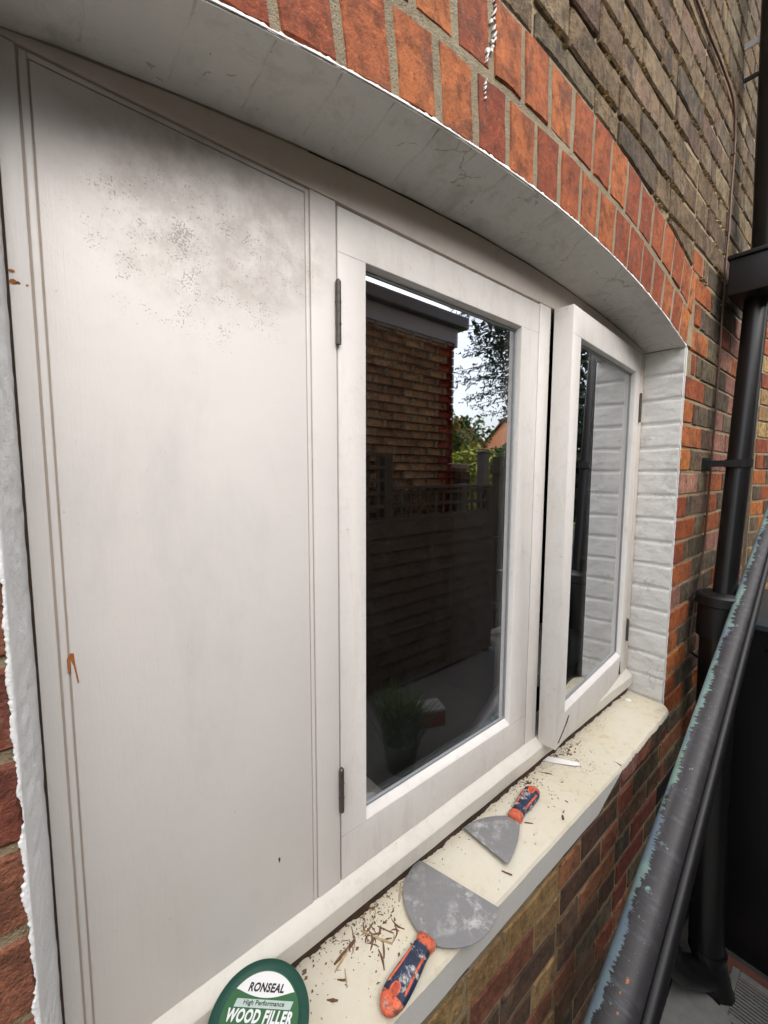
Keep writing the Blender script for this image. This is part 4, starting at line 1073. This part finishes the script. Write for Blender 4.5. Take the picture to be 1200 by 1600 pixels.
GS = 'wood splinters scraped onto the sill'
big = [(-0.597, -0.037, 0.045, 0.007, 0.15, M_SPL, .005, 'dark brown splinter with a pale twin beside it, near the green tub'),
       (-0.607, -0.043, 0.036, 0.006, 0.35, M_SPL2, .004, 'pale yellow splinter beside a dark one, near the green tub'),
       (-0.545, -0.052, 0.055, 0.005, -1.05, M_SPL2, .004, 'long pale splinter lying across the heap of brown fragments'),
       (-0.466, -0.022, 0.034, 0.006, 0.75, M_SPL2, .004, 'pale yellow splinter by the rounded edge of the wide scraper'),
       (-0.615, -0.066, 0.024, 0.003, 1.1, M_SPL2, .003, 'thin pale splinter standing apart between the tub and the wide scraper grip'),
       (-0.621, -0.064, 0.014, 0.004, -0.75, M_SPL, .003, 'small brown splinter nearest the green tub, upper of two'),
       (-0.645, -0.075, 0.016, 0.005, -0.75, M_SPL, .003, 'small brown splinter nearest the green tub, lower of two')]
for x, y, L, w, a, m, h, lb in big: tag(splinter(x, y, L, w, a, m, h), lb, 'splinter', GS)
for (cx, cy, n, sx, sy) in ((-0.545, -0.035, 30, 0.026, 0.018), (-0.575, -0.030, 8, 0.02, 0.012), (-0.525, -0.055, 6, 0.02, 0.02)):
    for _ in range(n):
        L_ = rnd.uniform(.008, .034); pale_ = rnd.random() > .8; x_ = cx + rnd.gauss(0, sx); y_ = min(-0.008, cy + rnd.gauss(0, sy))
        tag(splinter(x_, y_, L_, rnd.uniform(.0018, .0045), rnd.uniform(-1.6, 1.6), M_SPL2 if pale_ else M_SPL, rnd.uniform(.001, .003), rnd.uniform(-.2, .2)),
            '%s %s splinter %s, left of the wide scraper' % ('pale' if pale_ else 'brown', 'long' if L_ > .024 else 'middling' if L_ > .015 else 'tiny', 'at the tub side of the heap' if x_ < -.57 else 'at the scraper side of the heap' if x_ > -.535 else 'against the cill in the heap' if y_ > -.03 else 'at the outer side of the heap'), 'splinter', 'brown wood fragments in the heap')
for (cx, cy, n, sx, sy) in ((0.155, -0.028, 16, 0.03, 0.012), (-0.045, -0.015, 12, 0.03, 0.008)):
    for _ in range(n):
        tag(splinter(cx + rnd.gauss(0, sx), min(-0.006, cy + rnd.gauss(0, sy)), rnd.uniform(.006, .016), rnd.uniform(.003, .006), rnd.uniform(-1.6, 1.6), M_SPL if rnd.random() < .9 else M_DARKWOOD, rnd.uniform(.002, .004)),
            'dark brown crumb of rotten wood by the open casement corner' if cx > 0 else 'dark brown crumb of rotten wood beside the smaller scraper grip', 'splinter', 'crumbs by the open casement' if cx > 0 else 'crumbs by the smaller scraper')
for (x, y, L, w, a, lb) in ((-0.078, -0.128, .012, .006, .6, 'dark brown crumb alone near the front edge, right of the smaller scraper'), (0.02, -0.032, .03, .006, -1.0, 'dark brown splinter next to the white paint flake'), (-0.150, -0.088, .018, .002, -.8, 'thin brown splinter beside the smaller scraper collar'), (-0.285, -0.124, .02, .0022, -1.2, 'thin brown sliver at the corner of the smaller scraper blade')):
    tag(splinter(x, y, L, w, a, M_SPL, .003), lb, 'splinter', GS)
fl = MB(); fl.prism([(0.050, 0.0), (0.078, -0.004), (0.118, -0.070), (0.112, -0.078), (0.100, -0.070), (0.074, -0.036)], 0.0, 0.0012, 'z')
o = fl.build('paint_flake', M_EDGE); o.location = (0, 0, 0.001); o.rotation_euler = (0.02, -0.03, 0); tag(o, 'long white flake of paint lying by the foot of the open casement', 'paint flake')
fl = MB(); fl.prism([(0.545, -0.028), (0.558, -0.022), (0.566, -0.034), (0.553, -0.042)], 0, 0.004, 'z'); fl.bevel(.001, 1)
o = fl.build('paint_flake', M_EDGE); o.location = (0, 0, ZS); tag(o, 'small white paint chip at the far end of the sill', 'paint flake')
mb = MB()
for _ in range(1500):
    r = rnd.random()
    if r < .3: x, y = rnd.gauss(0.13, .07), -abs(rnd.gauss(0.03, .04))
    elif r < .55: x, y = rnd.gauss(-0.55, .07), -abs(rnd.gauss(0.02, .045))
    elif r < .72: x, y = rnd.gauss(-0.03, .07), -abs(rnd.gauss(0.0, .05))
    elif r < .92: x, y = rnd.uniform(-.75, .6), -abs(rnd.gauss(0.004, .022))
    else: x, y = rnd.uniform(-.75, .6), rnd.uniform(-.142, -.003)
    if y < -.142 or y > -.001 or x > .6: continue
    s = rnd.uniform(.0004, .0017) * (1 if rnd.random() < .85 else 1.6); a = rnd.uniform(0, 3.14); z = -0.0035 + (0.004 * (1 + y / .147))
    dx, dy = math.cos(a) * s * rnd.uniform(.8, 2.6), math.sin(a) * s * rnd.uniform(.8, 2.6)
    v = mb.verts([(x - dx, y - dy, z), (x + dy * .6, y - dx * .6, z), (x + dx, y + dy, z), (x - dy * .5, y + dx * .5, z + s * 1.1)])
    for f in ((0, 1, 3), (1, 2, 3), (2, 0, 3), (0, 2, 1)): mb.face([v[i] for i in f])
o = mb.build('wood_dust', M_SPL); tag(o, 'brown rotten wood dust sprinkled over the sill', 'dust', kind='stuff')

# ------------------------------------------------------------------ across the passage (seen in the glass)
ext = empty('neighbour_extension', (2.44, -2.4, GZ)); tag(ext, 'brown brick extension with red quoins and a dark fascia, mirrored in the window glass', 'house', kind='thing')
EW = 6.0
MB().box(-EW, -0.005, -4.0, -0.004, -0.1, 3.25).build('wall', M_MORTARD, ext)
near = 0; rest = []
ew = [o for o in ext.children][0]
for k in range(43):
    z0 = k * GA + JN / 2; z1 = z0 + GA - JN; x = 0.0; p = 0
    while x > -EW:
        w = (0.215 if k % 2 else 0.1025) if p == 0 else 0.215
        a, b = x - w - JN / 2, x - JN / 2
        o = put_brick(ew, a, b, z0, z1, 0.0, BR['farred'] if p == 0 else BR['far'], 'smooth', rot=0.003)
        if not (a > -1.35 and GZ + z1 > 0.45): rest.append(o)
        x -= w + JN; p += 1
join_stuff(rest, 'brick', ew)
M_FASC = simple('slate grey fascia', (0.20, 0.245, 0.33), 0.45, 0.1, 20)
M_FASD = simple('dark grey gutter', (0.06, 0.07, 0.09), 0.4, 0.15, 20)
mb = MB(); mb.box(-EW - .05, 0.075, -4.05, 0.03, 3.24, 3.42); mb.bevel(.004, 1).build('fascia', M_FASC, ext)
mb = MB(); mb.box(-EW - .1, 0.17, -4.1, 0.10, 3.421, 3.535); mb.bevel(.012, 2).build('gutter', M_FASD, ext)

# trellis fence
fn = empty('trellis_fence', (0.4, -2.15, GZ)); tag(fn, 'dark stained lapped fence topped with square trellis, mirrored low in the window glass', 'fence', kind='thing')
M_FEN = simple('dark fence stain', (0.06, 0.052, 0.043), 0.8, 0.4, 30, 0.4)
bd = None
for k in range(12):
    mb = MB(); z = 0.03 + k * 0.125; mb.prism([(0.012, z), (-0.004, z + 0.14), (-0.012, z + 0.14), (-0.012, z)], -2.5, 2.5, 'x')
    mb.build('board', M_FEN, fn)
for (x, h) in ((-2.4, 2.15), (-0.9, 2.15), (1.02, 2.13), (2.03, 1.85), (2.46, 1.83)):
    MB().box(x - .045, x + .045, -0.10, -0.02, 0, h).bevel(.008, 1).build('post', M_FEN, fn)
def lattice(x0, x1, z0, z1, st):
    x = x0
    while x <= x1: MB().box(x - .016, x + .016, -0.045, -0.035, z0, z1).build('slat', M_FEN, fn); x += st
    z = z0
    while z <= z1: MB().box(x0, x1, -0.0345, -0.025, z - .016, z + .016).build('slat', M_FEN, fn); z += st
lattice(-0.85, 0.97, 1.56, 2.12, 0.11); lattice(1.07, 2.41, 1.56, 1.81, 0.11)
MB().box(-2.5, 2.5, -0.06, 0.0, 1.525, 1.555).build('rail', M_FEN, fn); MB().box(1.065, 2.42, -0.06, 0.0, 1.815, 1.84).build('rail', M_FEN, fn)

# garden wall with coping, gate leaf and slit of lawn
gw = empty('garden_wall', (2.5, -2.5, GZ)); tag(gw, 'old brown garden wall with flat coping, mirrored beyond the extension corner', 'wall', kind='thing')
MB().box(-0.02, 0.36, -0.2, -0.004, -0.1, 2.0).build('mortar', M_MORTARD, gw)
for k in range(26):
    x = 0.0 if k % 2 else -0.0; p = 0
    while x < 0.35:
        w = min(0.1025 if (p == 0 and k % 2) else 0.215, 0.355 - x)
        if w > 0.04: put_brick(gw, x + JN / 2, x + w - JN / 2, k * GA + JN / 2, (k + 1) * GA - JN / 2, 0, BR[rnd.choice(['dark', 'rust', 'grey', 'mauve'])], 'smooth')
        x += w
for k in range(2):
    MB().box(-0.02 + k * 0.2, 0.175 + k * 0.2, -0.25, 0.03, 2.005, 2.06).bevel(.008, 1).build('coping', simple('stone coping', (0.22, 0.2, 0.17), 0.9, 0.2, 30, .4), gw)
M_GATE = simple('weathered grey timber', (0.12, 0.12, 0.13), 0.8, 0.2, 30, 0.3)
gp = empty('gate_post', (3.05, -2.42, GZ)); tag(gp, 'pale grey gate post left of the bright slit in the mirrored garden', 'post', kind='thing')
MB().box(-0.05, 0.05, -0.05, 0.05, 0, 2.18).bevel(.006, 1).build('shaft', M_GATE, gp); MB().box(-0.058, 0.058, -0.058, 0.058, 2.181, 2.21).bevel(.006, 1).build('cap', M_GATE, gp)
gl_ = empty('garden_gate', (3.22, -2.42, GZ)); tag(gl_, 'dark boarded garden gate right of the bright slit, mirrored in the glass', 'gate', kind='thing')
for k in range(9): MB().box(0.02 + k * .1, 0.115 + k * .1, -0.012, 0.012, 0.05, 2.15).bevel(.003, 1).build('board', M_FEN, gl_)
for z in (0.3, 1.1, 1.95): MB().box(-0.06, 0.92, 0.0125, 0.045, z, z + .1).bevel(.003, 1).build('rail', M_FEN, gl_)

# planting, trees and houses beyond
def leaf_mat(name, a, b):
    t = NT(name); v = t.coord(); n = t.noise(v, 1.6, 4, 0.6); n2 = t.noise(v, 14, 2)
    return t.done(t.mix(t.ramp(n, [(0.35, 0.0), (0.65, 1.0)]), t.mix(n2, a, b), t.mix(n2, b, [x * 0.6 for x in a])), 0.7, None, 0.2)
def crown(mb, c, r, n, size, seed, squash=(1, 1, 1), up=0.0):
    q = random.Random(seed)
    lumps = [(Vector((q.gauss(0, .5), q.gauss(0, .5), q.gauss(0, .5))), q.uniform(.3, .6)) for _ in range(16)]
    for _ in range(n):
        lc, lr = q.choice(lumps); d = Vector((q.gauss(0, 1), q.gauss(0, 1), q.gauss(0, 1))).normalized() * lr * q.random() ** .35
        p = lc + d; p = Vector((p.x * r * squash[0], p.y * r * squash[1], p.z * r * squash[2])) + Vector(c)
        a = Vector((q.gauss(0, 1), q.gauss(0, 1), q.gauss(0, 1))).normalized(); b = a.orthogonal().normalized(); s = size * q.uniform(.6, 1.3)
        v = mb.verts([p - a * s, p + b * s * .5, p + a * s, p - b * s * .5]); mb.face(v)
    return mb
def tree(name, loc, h, r, n, size, label, mat, seed, squash=(1, 1, 1), cat='tree', trunk=0.12):
    o = empty(name, (loc[0], loc[1], GZ)); tag(o, label, cat, kind='thing')
    tb = MB(); tb.tube([(0, 0, 0), (0.05, 0.02, h * .4), (0, 0.05, h * .8)], [trunk, trunk * .7, trunk * .25], 10)
    q = random.Random(seed)
    for k in range(7):
        a = q.uniform(0, 6.3); z = h * q.uniform(.35, .7); tb.tube([(0.03, 0.02, z), (math.cos(a) * r * .4, math.sin(a) * r * .4, z + r * .35), (math.cos(a) * r * .7, math.sin(a) * r * .7, z + r * .5)], [trunk * .35, trunk * .2, trunk * .06], 6)
    tb.build('trunk', M_BARK, o, smooth=True)
    crown(MB(), (0, 0, h - r * squash[2] * .9), r, n, size, seed, squash).build('crown', mat, o, recalc=False)
    return o
M_BARK = simple('bark', (0.07, 0.05, 0.035), 0.9, 0.3, 20, 0.6)
L1 = leaf_mat('yellow green leaves', (0.13, 0.15, 0.02), (0.22, 0.19, 0.03)); L2 = leaf_mat('green leaves', (0.045, 0.10, 0.02), (0.08, 0.15, 0.03)); L3 = leaf_mat('dark conifer needles', (0.018, 0.03, 0.02), (0.03, 0.05, 0.028))
tree('autumn_tree', (6.35, -6.6), 3.6, 0.8, 7000, 0.06, 'yellow green autumn tree right of the mirrored extension corner', L1, 3, (1, 1, 1.3))
tree('garden_shrub', (7.6, -6.6), 2.6, 1.0, 6000, 0.06, 'low green garden shrub in front of the mirrored houses', L2, 5, (1.3, 1, .8), 'shrub', 0.05)
tree('garden_shrub', (9.3, -6.9), 2.5, 1.0, 6000, 0.06, 'low green garden shrub behind the mirrored gate', L2, 6, (1.3, 1, .8), 'shrub', 0.05)
tree('lime_shrub', (5.15, -4.3), 2.3, 0.7, 3500, 0.05, 'bright lime green shrub showing through the slit beside the mirrored gate', leaf_mat('lime leaves', (0.22, 0.27, 0.03), (0.32, 0.34, 0.05)), 9, (1, 1, 1.2), 'shrub', 0.05)
cf = empty('conifer_tree', (10.7, -6.0, GZ)); tag(cf, 'dark drooping conifer tree hanging against the sky in the mirrored view', 'tree', kind='thing')
tb = MB(); tb.tube([(0, 0, 0), (0, 0, 9)], [0.22, 0.05], 10)
nb = MB(); q = random.Random(11)
for k in range(260):
    z = 3.5 + 5.6 * q.random() ** .8; a = q.uniform(0, 6.283); L = 2.9 * math.sqrt(max(.05, 1 - ((z - 6.4) / 3.4) ** 2)) * q.uniform(.7, 1.05)
    d = Vector((math.cos(a), math.sin(a), 0)); drop = q.uniform(-.05, .18)
    P = [d * L * f + Vector((0, 0, z - drop * L * f * f)) for f in [j / 10 for j in range(11)]]
    tb.tube(P, [0.028 * (1 - .09 * j) for j in range(11)], 4)
    for j in range(2, 11):
        for _ in range(3):
            dd = (d * .6 + Vector((q.gauss(0, .6), q.gauss(0, .6), q.gauss(0, .25)))).normalized(); l = q.uniform(.12, .34); o0 = P[j] + Vector((q.gauss(0, .05), q.gauss(0, .05), q.gauss(0, .06)))
            for _ in range(11):
                p = o0 + dd * l * q.random(); s_ = q.uniform(.035, .085)
                v1 = (dd * .5 + Vector((q.gauss(0, .4), q.gauss(0, .4), -0.7))).normalized() * s_; v2 = v1.orthogonal().normalized() * s_ * .16
                nb.face(nb.verts([p - v2, p + v1, p + v2, p - v1 * .3]))
tb.build('trunk', M_BARK, cf, smooth=True); crown(nb, (0, 0, 6.3), 1.9, 6000, .10, 77, (1, 1, 1.5)); nb.build('crown', L3, cf, recalc=False)
def gable(name, loc, w, d, eave, ridge, rz, label, wallm, roofm, chim=None):
    o = empty(name, (loc[0], loc[1], GZ), rz); tag(o, label, 'house', kind='thing')
    MB().prism([(-w / 2, -.2), (w / 2, -.2), (w / 2, eave), (0, ridge), (-w / 2, eave)], -d, 0).build('wall', wallm, o)
    rm = MB(); n = Vector((-(ridge - eave), w / 2)).normalized() * .12; 
    for s in (-1, 1): rm.prism([(s * (w / 2 + .3), eave - .3 * (ridge - eave) / (w / 2) + .02), (0, ridge + .02), (0, ridge + .2), (s * (w / 2 + .35), eave - .15)], -d - .2, .2)
    roof = rm.build('roof', roofm, o)
    if chim: MB().box(chim - .45, chim + .45, -2.6, -1.8, ridge - 1.5, ridge + 1.1).bevel(.03, 1).build('chimney', BRF, roof)
    for sx in (-1, 1):
        wd = MB().box(sx * w * .22 - .5, sx * w * .22 + .5, -.02, .04, 1.0, 2.2).build('window', M_LW, o); MB().box(sx * w * .22 - .42, sx * w * .22 + .42, .041, .05, 1.08, 2.12).build('pane', M_FASD, wd)
    return o
BRF = simple('distant orange brick', (0.40, 0.17, 0.08), 0.9, 0.2, 3); M_TILE = simple('distant brown roof tiles', (0.09, 0.06, 0.05), 0.9, 0.2, 5); M_TILO = simple('distant orange roof tiles', (0.38, 0.16, 0.075), 0.9, 0.2, 5)
gable('gabled_house', (24.2, -20.3), 3.4, 9, 4.2, 5.95, 0.6, 'orange gabled house beyond the mirrored garden wall', BRF, M_TILO)
gable('tiled_house', (30.2, -20.5), 9.4, 12, 4.1, 6.5, 2.0, 'dark roofed house with a chimney at the right of the mirrored view', BRF, M_TILE, 0.1)
hg = empty('evergreen_hedge', (5.4, -0.9, GZ)); tag(hg, 'tall dark evergreen hedge closing the passage end, mirrored in the open casement', 'hedge', kind='thing')
MB().tube([(0, 0, 0), (0, 0, 2.6)], [.08, .03], 8).build('trunk', M_BARK, hg)
crown(MB(), (0, 0, 2.6), 2.4, 9000, 0.07, 31, (.4, .55, 1.1)).build('crown', L3, hg, recalc=False)
# things low in the reflection
cr = empty('red_carton', (1.36, -1.62, GZ), 0.4); tag(cr, 'red and white carton on the paving, mirrored at the foot of the glass', 'carton', kind='thing')
MB().box(-.11, .11, -.08, .08, 0, .12).bevel(.004, 1).build('body', simple('red card darkened for shade', (0.14, 0.012, 0.012), 0.5, .1, 20), cr); MB().box(-.112, .112, -.082, .082, .121, .14).bevel(.003, 1).build('flap', simple('white card darkened for shade', (0.22, 0.22, 0.22), 0.6, .05, 20), cr)  # card colours darkened to stand in for shadow low in the glass
pl = empty('potted_grass', (0.85, -1.38, GZ)); tag(pl, 'green grassy plant in a pot mirrored at the lower left of the glass', 'plant', kind='thing')
gm = MB(); q = random.Random(4)
for _ in range(420):
    a = q.uniform(0, 6.3); l = q.uniform(.15, .32); b = Vector((q.gauss(0, .05), q.gauss(0, .05), .2)); tip = b + Vector((math.cos(a) * l * .7, math.sin(a) * l * .7, l)); sd_ = Vector((-math.sin(a), math.cos(a), 0)) * .005
    mid = b.lerp(tip, .55) + Vector((0, 0, l * .15)); v = gm.verts([b - sd_, b + sd_, mid + sd_, mid - sd_, tip]); gm.face([v[0], v[1], v[2], v[3]]); gm.face([v[3], v[2], v[4]])
gm.build('blades', leaf_mat('grass darkened for shade', (0.018, 0.04, 0.008), (0.03, 0.055, 0.012)), pl, recalc=False)  # blade colour darkened to imitate the shadow near the passage floor
lathe([(0.09, 0), (0.12, 0.19), (0.13, 0.2), (0.13, 0.215), (0.115, 0.215)], 'pot', simple('pot darkened for shade', (0.012, 0.01, 0.01), .6, .2, 30), pl)  # near-black pot colour carries the shadow low in the reflection
